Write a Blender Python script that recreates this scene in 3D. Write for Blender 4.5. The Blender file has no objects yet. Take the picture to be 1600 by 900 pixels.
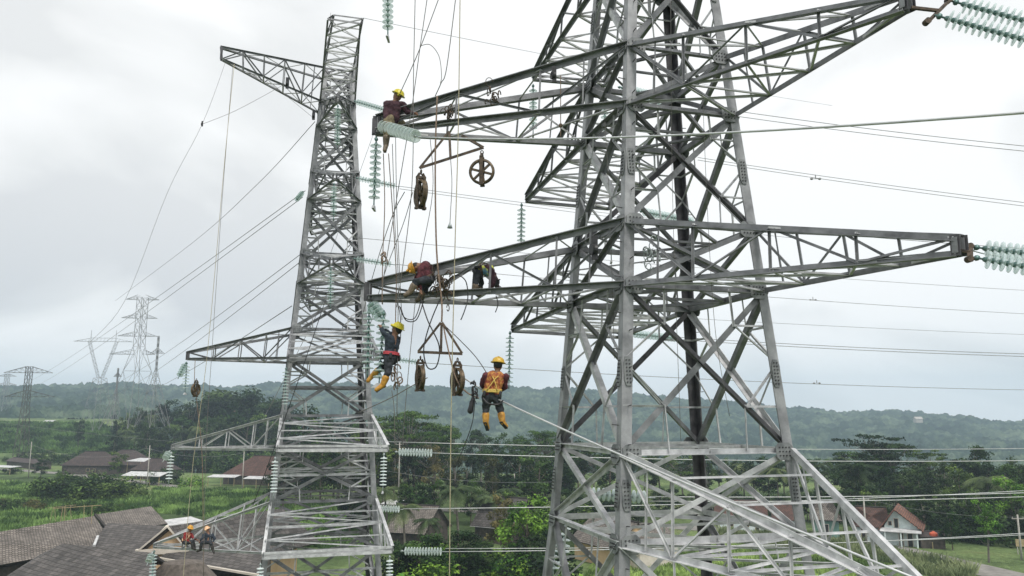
import bpy, math, random
import numpy as np
from mathutils import Vector, Matrix, Quaternion
random.seed(7); RNG = np.random.default_rng(7)
SC = bpy.context.scene
COL = SC.collection
# ------------------------------------------------------------------ camera, world, sun, exposure
FPX, PITCH = 1204.24, math.radians(9.1312)
cam_d = bpy.data.cameras.new("camera"); cam = bpy.data.objects.new("camera", cam_d); COL.objects.link(cam)
cam_d.sensor_width = 36.0; cam_d.lens = 36.0 * FPX / 1600.0
cam_d.clip_start = 0.1; cam_d.clip_end = 20000
cam.location = (0, 0, 0); cam.rotation_euler = (math.pi / 2 + PITCH, 0, 0)
SC.camera = cam
SUN_EL, SUN_AZ = math.radians(55), math.radians(150)      # azimuth clockwise from +Y (north)
w = bpy.data.worlds.new("World"); SC.world = w; w.use_nodes = True
nt = w.node_tree; N = nt.nodes; L = nt.links; N.clear()
out = N.new("ShaderNodeOutputWorld")
sky = N.new("ShaderNodeTexSky"); sky.sky_type = 'NISHITA'; sky.sun_disc = False
sky.sun_elevation = SUN_EL; sky.sun_rotation = SUN_AZ
bg1 = N.new("ShaderNodeBackground"); bg1.inputs[1].default_value = 0.08; L.new(sky.outputs[0], bg1.inputs[0])
tc = N.new("ShaderNodeTexCoord")
sep = N.new("ShaderNodeSeparateXYZ"); L.new(tc.outputs['Generated'], sep.inputs[0])
mp = N.new("ShaderNodeMapping"); mp.inputs['Scale'].default_value = (1.0, 1.0, 2.3); mp.inputs['Location'].default_value = (3.1, 0.7, 0.35)
L.new(tc.outputs['Generated'], mp.inputs[0])
nz = N.new("ShaderNodeTexNoise"); nz.inputs['Scale'].default_value = 2.2; nz.inputs['Detail'].default_value = 6; nz.inputs['Roughness'].default_value = 0.48
nz.inputs['Distortion'].default_value = 0.6
L.new(mp.outputs[0], nz.inputs[0])
nr = N.new("ShaderNodeMapRange"); nr.inputs[1].default_value = 0.38; nr.inputs[2].default_value = 0.60; L.new(nz.outputs[0], nr.inputs[0])
# overcast: brighter overhead, greyer low down
el = N.new("ShaderNodeMapRange"); el.inputs[1].default_value = -0.02; el.inputs[2].default_value = 0.42; el.interpolation_type = 'SMOOTHSTEP'
L.new(sep.outputs[2], el.inputs[0])
xg = N.new("ShaderNodeMapRange"); xg.inputs[1].default_value = -0.6; xg.inputs[2].default_value = 0.1; L.new(sep.outputs[0], xg.inputs[0])
m1 = N.new("ShaderNodeMath"); m1.operation = 'MULTIPLY_ADD'; L.new(el.outputs[0], m1.inputs[0]); m1.inputs[1].default_value = 0.36
m2 = N.new("ShaderNodeMath"); m2.operation = 'MULTIPLY_ADD'; L.new(xg.outputs[0], m2.inputs[0]); m2.inputs[1].default_value = 0.14
m3 = N.new("ShaderNodeMath"); m3.operation = 'MULTIPLY_ADD'; L.new(nr.outputs[0], m3.inputs[0]); m3.inputs[1].default_value = 0.74; m3.inputs[2].default_value = 0.0
L.new(m3.outputs[0], m2.inputs[2]); L.new(m2.outputs[0], m1.inputs[2])
cr = N.new("ShaderNodeValToRGB"); L.new(m1.outputs[0], cr.inputs[0])
e = cr.color_ramp.elements; e[0].position = 0.05; e[0].color = (0.46, 0.468, 0.482, 1); e[1].position = 0.80; e[1].color = (0.74, 0.743, 0.74, 1)
x = e.new(0.45); x.color = (0.62, 0.627, 0.625, 1)
lo = N.new("ShaderNodeMapRange"); lo.inputs[1].default_value = -0.06; lo.inputs[2].default_value = -0.01; L.new(sep.outputs[2], lo.inputs[0])
gm = N.new("ShaderNodeMix"); gm.data_type = 'RGBA'; L.new(lo.outputs[0], gm.inputs[0]); gm.inputs[6].default_value = (0.045, 0.045, 0.04, 1); L.new(cr.outputs[0], gm.inputs[7])
bg2 = N.new("ShaderNodeBackground"); bg2.inputs[1].default_value = 1.0; L.new(gm.outputs[2], bg2.inputs[0])
mx = N.new("ShaderNodeMixShader"); mx.inputs[0].default_value = 0.96; L.new(bg1.outputs[0], mx.inputs[1]); L.new(bg2.outputs[0], mx.inputs[2])
L.new(mx.outputs[0], out.inputs[0])
sd = bpy.data.lights.new("sun", 'SUN'); sd.energy = 1.5; sd.angle = math.radians(11); sd.color = (1.0, 0.96, 0.9)
sun = bpy.data.objects.new("sun", sd); COL.objects.link(sun)
_d = Vector((math.sin(SUN_AZ) * math.cos(SUN_EL), math.cos(SUN_AZ) * math.cos(SUN_EL), math.sin(SUN_EL)))
sun.rotation_euler = _d.to_track_quat('Z', 'Y').to_euler()
SC.view_settings.view_transform = 'Standard'; SC.view_settings.look = 'None'; SC.view_settings.gamma = 1
SC.view_settings.use_curve_mapping = False; SC.view_settings.exposure = 0.60
SC.render.engine = 'CYCLES'
SC.cycles.max_bounces = 6; SC.cycles.diffuse_bounces = 3; SC.cycles.glossy_bounces = 2; SC.cycles.transmission_bounces = 4
SC.cycles.transparent_max_bounces = 24; SC.cycles.volume_bounces = 2; SC.cycles.use_denoising = True
SC.cycles.caustics_reflective = False; SC.cycles.caustics_refractive = False

# ------------------------------------------------------------------ picture -> place
def ray(px, py):
    u = (px - 800) / FPX; v = -(py - 450) / FPX; c, s = math.cos(PITCH), math.sin(PITCH)
    return Vector((u, c - v * s, s + v * c))
def P(px, py, Y):                     # point seen at (px, py) standing Y metres ahead
    d = ray(px, py); return d * (Y / d.y)
def G(px, py, z):                     # point seen at (px, py) at height z
    d = ray(px, py); return d * (z / d.z)

# ------------------------------------------------------------------ materials
def new_mat(name):
    m = bpy.data.materials.new(name); m.use_nodes = True; t = m.node_tree
    return m, t, t.nodes["Principled BSDF"]
def mat(name, c1, c2=None, scale=3.0, rough=0.6, metal=0.0, bump=0.0, detail=5.0, coord='Object', bscale=None, lo=0.35, hi=0.65, c3=None, spec=None):
    m, t, b = new_mat(name)
    b.inputs['Roughness'].default_value = rough; b.inputs['Metallic'].default_value = metal
    if spec is not None: b.inputs['Specular IOR Level'].default_value = spec
    tcn = t.nodes.new("ShaderNodeTexCoord")
    n = t.nodes.new("ShaderNodeTexNoise"); n.inputs['Scale'].default_value = scale; n.inputs['Detail'].default_value = detail; n.inputs['Roughness'].default_value = 0.6
    t.links.new(tcn.outputs[coord], n.inputs[0])
    r = t.nodes.new("ShaderNodeValToRGB"); t.links.new(n.outputs[0], r.inputs[0])
    el = r.color_ramp.elements
    el[0].position = lo; el[0].color = (*c1, 1); el[1].position = hi; el[1].color = (*(c2 or c1), 1)
    if c3: q = el.new((lo + hi) / 2); q.color = (*c3, 1)
    t.links.new(r.outputs[0], b.inputs['Base Color'])
    if bump:
        n2 = t.nodes.new("ShaderNodeTexNoise"); n2.inputs['Scale'].default_value = bscale or scale * 6; n2.inputs['Detail'].default_value = 4
        t.links.new(tcn.outputs[coord], n2.inputs[0])
        bp = t.nodes.new("ShaderNodeBump"); bp.inputs['Strength'].default_value = bump; bp.inputs['Distance'].default_value = 0.05
        t.links.new(n2.outputs[0], bp.inputs['Height']); t.links.new(bp.outputs[0], b.inputs['Normal'])
    return m
def leaf_mat(name, c1, c2, scale=0.35):
    m, t, b = new_mat(name); b.inputs['Roughness'].default_value = 0.6; b.inputs['Specular IOR Level'].default_value = 0.12
    tcn = t.nodes.new("ShaderNodeTexCoord"); oi = t.nodes.new("ShaderNodeObjectInfo")
    n = t.nodes.new("ShaderNodeTexNoise"); n.inputs['Scale'].default_value = scale; n.inputs['Detail'].default_value = 4
    t.links.new(tcn.outputs['Object'], n.inputs[0])
    r = t.nodes.new("ShaderNodeValToRGB"); t.links.new(n.outputs[0], r.inputs[0])
    r.color_ramp.elements[0].position = 0.42; r.color_ramp.elements[0].color = (*c1, 1)
    r.color_ramp.elements[1].position = 0.62; r.color_ramp.elements[1].color = (*c2, 1)
    h = t.nodes.new("ShaderNodeHueSaturation"); t.links.new(r.outputs[0], h.inputs['Color'])
    a = t.nodes.new("ShaderNodeMapRange"); a.inputs[3].default_value = 0.475; a.inputs[4].default_value = 0.53; t.links.new(oi.outputs['Random'], a.inputs[0]); t.links.new(a.outputs[0], h.inputs['Hue'])
    v = t.nodes.new("ShaderNodeMapRange"); v.inputs[3].default_value = 1.65; v.inputs[4].default_value = 0.6; t.links.new(oi.outputs['Random'], v.inputs[0]); t.links.new(v.outputs[0], h.inputs['Value'])
    t.links.new(h.outputs[0], b.inputs['Base Color'])
    tr = t.nodes.new("ShaderNodeBsdfTranslucent"); t.links.new(h.outputs[0], tr.inputs[0])
    ms = t.nodes.new("ShaderNodeMixShader"); ms.inputs[0].default_value = 0.15
    t.links.new(b.outputs[0], ms.inputs[1]); t.links.new(tr.outputs[0], ms.inputs[2])
    t.links.new(ms.outputs[0], t.nodes["Material Output"].inputs[0])
    return m
def glass_mat(name, col, fac):
    m, t, b = new_mat(name); b.inputs['Base Color'].default_value = (*col, 1); b.inputs['Roughness'].default_value = 0.12
    tp = t.nodes.new("ShaderNodeBsdfTransparent"); tp.inputs[0].default_value = (0.95, 0.985, 0.98, 1)
    fr = t.nodes.new("ShaderNodeLayerWeight"); fr.inputs[0].default_value = 0.35
    mr = t.nodes.new("ShaderNodeMapRange"); mr.inputs[3].default_value = fac; mr.inputs[4].default_value = min(1, fac + 0.42); t.links.new(fr.outputs['Facing'], mr.inputs[0])
    ms = t.nodes.new("ShaderNodeMixShader"); t.links.new(mr.outputs[0], ms.inputs[0]); t.links.new(tp.outputs[0], ms.inputs[1]); t.links.new(b.outputs[0], ms.inputs[2])
    t.links.new(ms.outputs[0], t.nodes["Material Output"].inputs[0])
    return m
def roof_mat(name, c1, c2, row=0.32, mortar=(0.03, 0.026, 0.022), wid=0.35):
    m, t, b = new_mat(name); b.inputs['Roughness'].default_value = 0.85
    uv = t.nodes.new("ShaderNodeTexCoord"); br = t.nodes.new("ShaderNodeTexBrick"); br.inputs['Scale'].default_value = 1.0
    br.inputs['Brick Width'].default_value = wid; br.inputs['Row Height'].default_value = row; br.inputs['Mortar Size'].default_value = 0.035
    br.inputs['Color1'].default_value = (*c1, 1); br.inputs['Color2'].default_value = (*c2, 1); br.inputs['Mortar'].default_value = (*mortar, 1); br.inputs['Bias'].default_value = 0.0
    t.links.new(uv.outputs['UV'], br.inputs['Vector'])
    n = t.nodes.new("ShaderNodeTexNoise"); n.inputs['Scale'].default_value = 0.5; n.inputs['Detail'].default_value = 7; n.inputs['Roughness'].default_value = 0.7; t.links.new(uv.outputs['Object'], n.inputs[0])
    r = t.nodes.new("ShaderNodeMapRange"); r.inputs[1].default_value = 0.3; r.inputs[2].default_value = 0.7; r.inputs[3].default_value = 0.55; r.inputs[4].default_value = 1.45; t.links.new(n.outputs[0], r.inputs[0])
    mm = t.nodes.new("ShaderNodeMix"); mm.data_type = 'RGBA'; mm.blend_type = 'MULTIPLY'; mm.inputs[0].default_value = 1
    t.links.new(br.outputs[0], mm.inputs[6]); t.links.new(r.outputs[0], mm.inputs[7]); t.links.new(mm.outputs[2], b.inputs['Base Color'])
    bp = t.nodes.new("ShaderNodeBump"); bp.inputs['Strength'].default_value = 0.6; bp.inputs['Distance'].default_value = 0.05; bp.invert = True
    t.links.new(br.outputs['Fac'], bp.inputs['Height']); t.links.new(bp.outputs[0], b.inputs['Normal'])
    return m
M = dict(
    steel=mat('galvanised_steel', (0.095, 0.098, 0.105), (0.30, 0.305, 0.318), 2.4, 0.42, 0.15, bump=0.12, bscale=30, lo=0.28, hi=0.72, detail=9),  # arms and braces; underside shade put into the colour, darker than the legs
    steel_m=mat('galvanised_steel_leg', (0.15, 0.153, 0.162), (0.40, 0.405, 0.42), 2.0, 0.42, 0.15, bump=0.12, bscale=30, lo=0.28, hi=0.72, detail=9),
    steel_shade=mat('galvanised_steel_shade', (0.03, 0.029, 0.033), (0.12, 0.116, 0.128), 3.2, 0.5, 0.1, bump=0.08, bscale=30, lo=0.3, hi=0.7),  # same steel with shadow-side tone painted in, for far leg and some braces
    steel_lit=mat('galvanised_steel_lit', (0.33, 0.335, 0.345), (0.68, 0.685, 0.695), 3.5, 0.5, 0.1, lo=0.3, hi=0.7),  # same steel with light from above painted in, mainly for lower members
    steel_far=mat('pylon_steel_far', (0.17, 0.175, 0.18), (0.26, 0.265, 0.27), 0.4, 0.6, 0.2),
    steel_dark=mat('old_pylon_steel', (0.06, 0.06, 0.06), (0.12, 0.12, 0.12), 0.4, 0.7, 0.1),
    plate=mat('gusset_steel', (0.12, 0.13, 0.135), (0.26, 0.27, 0.27), 4, 0.45, 0.15),
    bolt=mat('dark_bolt', (0.05, 0.05, 0.055), (0.1, 0.1, 0.1), 20, 0.5, 0.5),
    glass=glass_mat('insulator_glass', (0.74, 0.85, 0.83), 0.24),
    glass_w=glass_mat('insulator_glass_pale', (0.85, 0.93, 0.92), 0.55),
    cap=mat('insulator_cap', (0.06, 0.12, 0.115), (0.17, 0.27, 0.25), 12, 0.4, 0.4),
    cap_w=mat('insulator_cap_light', (0.30, 0.34, 0.34), (0.45, 0.5, 0.5), 12, 0.4, 0.3),
    wire=mat('aluminium_conductor', (0.5, 0.51, 0.52), (0.66, 0.67, 0.68), 5, 0.45, 0.3),
    wire_d=mat('weathered_conductor', (0.20, 0.205, 0.21), (0.30, 0.305, 0.31), 5, 0.5, 0.2),
    rope=mat('rope_grey', (0.12, 0.115, 0.11), (0.22, 0.21, 0.20), 25, 0.9),
    rope_b=mat('rope_brown', (0.16, 0.11, 0.08), (0.30, 0.22, 0.17), 25, 0.9),
    rope_y=mat('rope_tan', (0.35, 0.31, 0.2), (0.5, 0.45, 0.32), 25, 0.9),
    hose=mat('black_cable', (0.012, 0.012, 0.014), (0.03, 0.03, 0.034), 9, 0.45),
    rust=mat('rusty_block_steel', (0.035, 0.03, 0.025), (0.14, 0.10, 0.07), 14, 0.7, 0.3),
    sheave=mat('sheave_brown', (0.04, 0.03, 0.018), (0.17, 0.12, 0.07), 10, 0.55, 0.2),
    yel=mat('helmet_yellow', (0.50, 0.30, 0.03), (0.66, 0.44, 0.08), 20, 0.35),
    yel2=mat('helmet_bright_yellow', (0.52, 0.44, 0.02), (0.64, 0.56, 0.04), 20, 0.35),
    oran=mat('helmet_orange', (0.58, 0.27, 0.02), (0.68, 0.36, 0.05), 20, 0.35),
    pale=mat('helmet_pale_orange', (0.78, 0.48, 0.28), (0.85, 0.56, 0.34), 20, 0.35),
    maroon=mat('maroon_shirt', (0.05, 0.014, 0.02), (0.14, 0.035, 0.045), 12, 0.9, bump=0.3),
    dmaroon=mat('dark_maroon_shirt', (0.035, 0.016, 0.024), (0.075, 0.03, 0.04), 12, 0.9, bump=0.3),
    navy=mat('navy_shirt', (0.015, 0.022, 0.035), (0.04, 0.055, 0.075), 12, 0.9, bump=0.3),
    redj=mat('red_jacket', (0.16, 0.012, 0.014), (0.30, 0.035, 0.035), 12, 0.9, bump=0.3),
    vest=mat('orange_vest', (0.26, 0.05, 0.03), (0.52, 0.24, 0.06), 16, 0.8, bump=0.3, lo=0.42, hi=0.58),
    hivis=mat('yellow_blue_vest', (0.10, 0.22, 0.32), (0.62, 0.66, 0.12), 5, 0.8, lo=0.45, hi=0.55),
    trouser=mat('dark_trousers', (0.018, 0.022, 0.028), (0.05, 0.055, 0.065), 10, 0.95, bump=0.3),
    khaki=mat('khaki_trousers', (0.12, 0.10, 0.06), (0.24, 0.2, 0.12), 10, 0.95, bump=0.3),
    boot=mat('yellow_rubber_boot', (0.38, 0.17, 0.02), (0.62, 0.33, 0.05), 14, 0.45),
    bootb=mat('muddy_boot', (0.10, 0.075, 0.05), (0.22, 0.17, 0.12), 14, 0.6),
    sole=mat('boot_sole', (0.02, 0.02, 0.02), (0.05, 0.045, 0.04), 14, 0.8),
    skin=mat('skin', (0.20, 0.10, 0.06), (0.27, 0.14, 0.09), 10, 0.6),
    hair=mat('black_hair', (0.01, 0.01, 0.01), (0.02, 0.02, 0.02), 30, 0.6),
    glove=mat('tan_glove', (0.30, 0.20, 0.11), (0.42, 0.30, 0.18), 20, 0.9),
    web=mat('harness_webbing', (0.55, 0.38, 0.08), (0.75, 0.55, 0.16), 30, 0.8),
    redw=mat('red_belt', (0.45, 0.04, 0.06), (0.60, 0.10, 0.12), 30, 0.8),
    bark=mat('bark', (0.07, 0.055, 0.04), (0.17, 0.14, 0.11), 3, 0.95, bump=0.5),
    barkl=mat('pale_bark', (0.10, 0.09, 0.075), (0.2, 0.18, 0.155), 3, 0.95),
    leaf1=leaf_mat('leaves_mid', (0.010, 0.026, 0.007), (0.085, 0.15, 0.032)),
    leaf2=leaf_mat('leaves_dark', (0.006, 0.015, 0.005), (0.04, 0.078, 0.022)),
    leaf3=leaf_mat('leaves_fresh', (0.02, 0.065, 0.008), (0.15, 0.30, 0.04)),
    leaf4=leaf_mat('leaves_olive', (0.04, 0.045, 0.015), (0.15, 0.14, 0.05)),
    frond=leaf_mat('palm_fronds', (0.03, 0.05, 0.018), (0.11, 0.15, 0.06)),
    grass=leaf_mat('grass_blades', (0.06, 0.11, 0.03), (0.26, 0.38, 0.11), 0.12),
    reed=leaf_mat('reeds', (0.06, 0.09, 0.04), (0.16, 0.2, 0.1), 0.2),
    road=mat('road_asphalt', (0.16, 0.15, 0.135), (0.27, 0.255, 0.235), 0.6, 0.9, bump=0.2),
    conc=mat('concrete_pole', (0.33, 0.31, 0.28), (0.46, 0.44, 0.40), 2.5, 0.85),
    wall_w=mat('white_plaster', (0.48, 0.56, 0.56), (0.70, 0.78, 0.76), 0.9, 0.85),
    wall_g=mat('green_plaster', (0.10, 0.20, 0.17), (0.16, 0.28, 0.24), 0.9, 0.85),
    wall_c=mat('cream_plaster', (0.60, 0.40, 0.22), (0.72, 0.52, 0.32), 0.7, 0.85),
    wall_b=mat('dim_wood_wall', (0.04, 0.035, 0.03), (0.11, 0.09, 0.075), 1.5, 0.9),
    dark=mat('dark_opening', (0.012, 0.012, 0.014), (0.03, 0.03, 0.03), 2, 0.5),
    white=mat('white_sheet_roof', (0.38, 0.38, 0.38), (0.62, 0.62, 0.62), 1.2, 0.6),
    fascia=mat('pale_fascia', (0.55, 0.50, 0.42), (0.68, 0.62, 0.54), 1.2, 0.8),
    thatch=mat('thatch', (0.075, 0.062, 0.052), (0.16, 0.135, 0.115), 2.5, 0.95, bump=0.5),
    wood=mat('bamboo', (0.28, 0.22, 0.12), (0.42, 0.34, 0.2), 4, 0.85),
    tank=mat('orange_tank', (0.5, 0.08, 0.03), (0.62, 0.12, 0.05), 3, 0.5),
    roof1=roof_mat('shingle_roof', (0.15, 0.13, 0.112), (0.24, 0.21, 0.185)),
    roof2=roof_mat('dark_shingle_roof', (0.06, 0.055, 0.052), (0.115, 0.104, 0.098), row=0.5, wid=0.7),
    roof3=roof_mat('clay_tile_roof', (0.085, 0.045, 0.036), (0.15, 0.07, 0.052), row=0.35, wid=0.3),
    roof4=roof_mat('brown_tile_roof', (0.05, 0.035, 0.033), (0.09, 0.06, 0.055), row=0.4, wid=0.3),
    roof5=roof_mat('orange_tile_roof', (0.13, 0.05, 0.03), (0.28, 0.12, 0.075), row=0.35, wid=0.3),
)

# ------------------------------------------------------------------ mesh builder
class MB:
    def __init__(s): s.v = []; s.f = []; s.uv = None
    def add(s, vs, fs):
        o = len(s.v); s.v += [tuple(p) for p in vs]; s.f += [tuple(i + o for i in f) for f in fs]
    def prism(s, p, q, prof, prof2=None):      # prof: offset vectors round the start, prof2 round the end
        n = len(prof); prof2 = prof2 or prof
        s.add([p + a for a in prof] + [q + a for a in prof2],
              [(i, (i + 1) % n, n + (i + 1) % n, n + i) for i in range(n)] + [tuple(range(n))[::-1], tuple(range(n, 2 * n))])
    def frame(s, p, q, n):
        d = (q - p).normalized(); n = Vector(n)
        u = n.cross(d)
        if u.length < 1e-3: u = Vector((1, 0, 0)).cross(d)
        if u.length < 1e-3: u = Vector((0, 1, 0)).cross(d)
        u.normalize(); return d, u, d.cross(u).normalized()
    def angle(s, p, q, wd, n=(0, 0, 1), t=None, jit=True):   # rolled L section
        p = Vector(p); q = Vector(q)
        if (q - p).length < 1e-4: return
        d, u, m = s.frame(p, q, n); t = t or max(0.008, wd * 0.13)
        if jit:
            j = m * random.uniform(-0.008, 0.008) + u * random.uniform(-0.004, 0.004); p = p + j; q = q + j
        h = wd / 2
        pr = [(-h, -h), (h, -h), (h, -h + t), (-h + t, -h + t), (-h + t, h), (-h, h)]
        s.prism(p, q, [u * a + m * b for a, b in pr])
    def bar(s, p, q, wd, ht=None, n=(0, 0, 1), w2=None):
        p = Vector(p); q = Vector(q); d, u, m = s.frame(p, q, n); ht = ht or wd
        a, b = wd / 2, ht / 2
        pr = [u * -a + m * -b, u * a + m * -b, u * a + m * b, u * -a + m * b]
        k = 1 if w2 is None else w2 / wd
        s.prism(p, q, pr, [x * k for x in pr])
    def tube(s, pts, r, n=6, r2=None):
        pts = [Vector(p) for p in pts]; m = len(pts); o = len(s.v); u = None
        for i, p in enumerate(pts):
            d = (pts[min(i + 1, m - 1)] - pts[max(i - 1, 0)]); d = d.normalized() if d.length > 1e-7 else Vector((0, 0, 1))
            if u is None: u = d.orthogonal().normalized()
            u = (u - d * u.dot(d)); u = u.normalized() if u.length > 1e-5 else d.orthogonal().normalized()
            wv = d.cross(u); rr = r if r2 is None else r + (r2 - r) * i / max(1, m - 1)
            for k in range(n):
                a = 2 * math.pi * k / n; s.v.append(tuple(p + (u * math.cos(a) + wv * math.sin(a)) * rr))
        for i in range(m - 1):
            for k in range(n):
                a = o + i * n + k; b = o + i * n + (k + 1) % n; s.f.append((a, b, b + n, a + n))
        s.f.append(tuple(o + k for k in range(n))[::-1]); s.f.append(tuple(o + (m - 1) * n + k for k in range(n)))
    def lathe(s, base, axis, prof, n=14, caps=True):      # prof: (distance along axis, radius)
        base = Vector(base); d = Vector(axis).normalized(); u = d.orthogonal().normalized(); wv = d.cross(u); o = len(s.v)
        for h, r in prof:
            for k in range(n):
                a = 2 * math.pi * k / n; s.v.append(tuple(base + d * h + (u * math.cos(a) + wv * math.sin(a)) * max(r, 1e-4)))
        for i in range(len(prof) - 1):
            for k in range(n):
                a = o + i * n + k; b = o + i * n + (k + 1) % n; s.f.append((a, b, b + n, a + n))
        if caps: s.f.append(tuple(o + k for k in range(n))[::-1]); s.f.append(tuple(o + (len(prof) - 1) * n + k for k in range(n)))
    def box(s, c, sz, ax=None):
        c = Vector(c); X, Y, Z = ax or (Vector((1, 0, 0)), Vector((0, 1, 0)), Vector((0, 0, 1)))
        s.bar(c - Z * sz[2] / 2, c + Z * sz[2] / 2, sz[0], sz[1], n=Y) if False else None
        a, b, g = X * sz[0] / 2, Y * sz[1] / 2, Z * sz[2] / 2
        vs = [c - a - b - g, c + a - b - g, c + a + b - g, c - a + b - g, c - a - b + g, c + a - b + g, c + a + b + g, c - a + b + g]
        s.add(vs, [(3, 2, 1, 0), (4, 5, 6, 7), (0, 1, 5, 4), (1, 2, 6, 5), (2, 3, 7, 6), (3, 0, 4, 7)])
    def capsule(s, p, q, r1, r2, n=12):
        p = Vector(p); q = Vector(q); d = q - p; Ld = d.length
        if Ld < 1e-5: d = Vector((0, 0, 1))
        pr = []
        for i in range(5): a = -math.pi / 2 + math.pi / 2 * i / 4; pr.append((math.sin(a) * r1, math.cos(a) * r1))
        for i in range(5): a = math.pi / 2 * i / 4; pr.append((Ld + math.sin(a) * r2, math.cos(a) * r2))
        s.lathe(p, d, pr, n)
    def ell(s, c, rad, n=14, rot=None):
        c = Vector(c); o = len(s.v); m = n // 2
        R = rot or Matrix.Identity(3)
        for i in range(m + 1):
            a = -math.pi / 2 + math.pi * i / m
            for k in range(n):
                b = 2 * math.pi * k / n; cc = max(math.cos(a), 1e-3)
                s.v.append(tuple(c + R @ Vector((rad[0] * cc * math.cos(b), rad[1] * cc * math.sin(b), rad[2] * math.sin(a)))))
        for i in range(m):
            for k in range(n):
                a = o + i * n + k; b = o + i * n + (k + 1) % n; s.f.append((a, b, b + n, a + n))
        s.f.append(tuple(o + k for k in range(n))[::-1]); s.f.append(tuple(o + m * n + k for k in range(n)))
    def mark(s): s.cut = len(s.f)
    def mesh(s, name, m, origin=(0, 0, 0), smooth=False):
        me = bpy.data.meshes.new(name); og = Vector(origin)
        me.from_pydata([tuple(Vector(p) - og) for p in s.v] if og.length else s.v, [], s.f)
        if m:
            for q in (m if isinstance(m, (list, tuple)) else [m]): me.materials.append(q)
        if isinstance(m, (list, tuple)): me.polygons.foreach_set('material_index', [0 if i < s.cut else 1 for i in range(len(s.f))])
        if smooth: me.polygons.foreach_set('use_smooth', [True] * len(me.polygons))
        me.update(); return me
def link(name, me, parent=None, loc=(0, 0, 0)):
    o = bpy.data.objects.new(name, me); COL.objects.link(o); o.location = loc
    if parent is not None: o.parent = parent
    return o
def build(mb, name, m, parent=None, origin=(0, 0, 0), smooth=False):
    """vertices are in world coordinates; the parent's own location is subtracted"""
    base = world_loc(parent) if parent is not None else Vector((0, 0, 0))
    og = Vector(origin) if (parent is None) else base
    me = mb.mesh(name, m, og, smooth)
    o = bpy.data.objects.new(name, me); COL.objects.link(o)
    if parent is not None: o.parent = parent
    else: o.location = og
    return o
def world_loc(o):
    v = Vector((0, 0, 0))
    while o is not None: v = v + o.location; o = o.parent
    return v
def tag(o, label=None, cat=None, group=None, kind=None):
    if label: o['label'] = label
    if cat: o['category'] = cat
    if group: o['group'] = group
    if kind: o['kind'] = kind
    return o
def empty(name, loc, label, cat, group=None):
    o = bpy.data.objects.new(name, None); COL.objects.link(o); o.location = Vector(loc); o.empty_display_size = 0.2
    return tag(o, label, cat, group)
def np_mesh(name, V, F, m, smooth=False):
    me = bpy.data.meshes.new(name); V = np.asarray(V, dtype=np.float32); F = np.asarray(F, dtype=np.int32)
    me.vertices.add(len(V)); me.vertices.foreach_set('co', V.ravel())
    k = F.shape[1]; me.loops.add(F.size); me.loops.foreach_set('vertex_index', F.ravel())
    me.polygons.add(len(F)); me.polygons.foreach_set('loop_start', np.arange(len(F), dtype=np.int32) * k)
    try: me.polygons.foreach_set('loop_total', np.full(len(F), k, dtype=np.int32))
    except Exception: pass
    if smooth: me.polygons.foreach_set('use_smooth', [True] * len(F))
    me.materials.append(m); me.update(calc_edges=True); me.validate(); return me
def lerp(a, b, t): return Vector(a) * (1 - t) + Vector(b) * t

# ------------------------------------------------------------------ terrain
_rx = [-2000, 0, 200, 450, 560, 700, 880, 1060, 1240, 1420, 1600, 2500]
_ry = [600, 603, 602, 600, 599, 603, 607, 620, 636, 646, 655, 660]
def crest(a):                                  # elevation ratio of the ridge along direction X/Y = a
    px = a * 1204.0 + 800
    y = np.interp(px, _rx, _ry) + 2.0 * np.sin(px / 47.0) + 1.3 * np.sin(px / 19.0 + 1)
    v = -(y - 450) / FPX; c, s = math.cos(PITCH), math.sin(PITCH)
    return (s + v * c) / (c - v * s)
def sstep(a, b, x): t = np.clip((x - a) / (b - a), 0, 1); return t * t * (3 - 2 * t)
def height(X, Y):
    X = np.asarray(X, float); Y = np.asarray(Y, float)
    Ys = np.maximum(Y, 60.0); a = X / Ys
    z = np.full(np.broadcast(X, Y).shape, -22.0)
    left = 1 - sstep(-0.50, -0.36, a)
    rise = 16 * sstep(305, 500, Ys)
    st = np.floor(rise / 1.6) * 1.6 + 1.6 * sstep(0.55, 1.0, (rise / 1.6) % 1.0)       # terraces
    zl = -22 + st + 2 * sstep(500, 900, Ys)
    zr = -22 - 40 * sstep(270, 560, Ys)
    z = zl * left + zr * (1 - left)
    yc = 1500.0
    k = sstep(780, yc, Ys)
    z = z + (crest(np.clip(a, -1.6, 1.6)) * yc - 21 - z) * k
    z = z - 60 * sstep(yc, 2600, Ys)
    z = z + (Y > 30) * 0.25 * np.sin(X * 0.11 + Y * 0.05) * np.sin(Y * 0.083 - X * 0.03) * sstep(60, 120, Ys)
    return z
def H(x, y): return float(height(x, y))
def onground(px, py, it=40):                   # where the line of sight meets the ground
    d = ray(px, py); Y = 60.0
    while Y < 2500:
        p = d * (Y / d.y)
        if p.z <= H(p.x, p.y): return p
        Y *= 1.01
    return p
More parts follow.
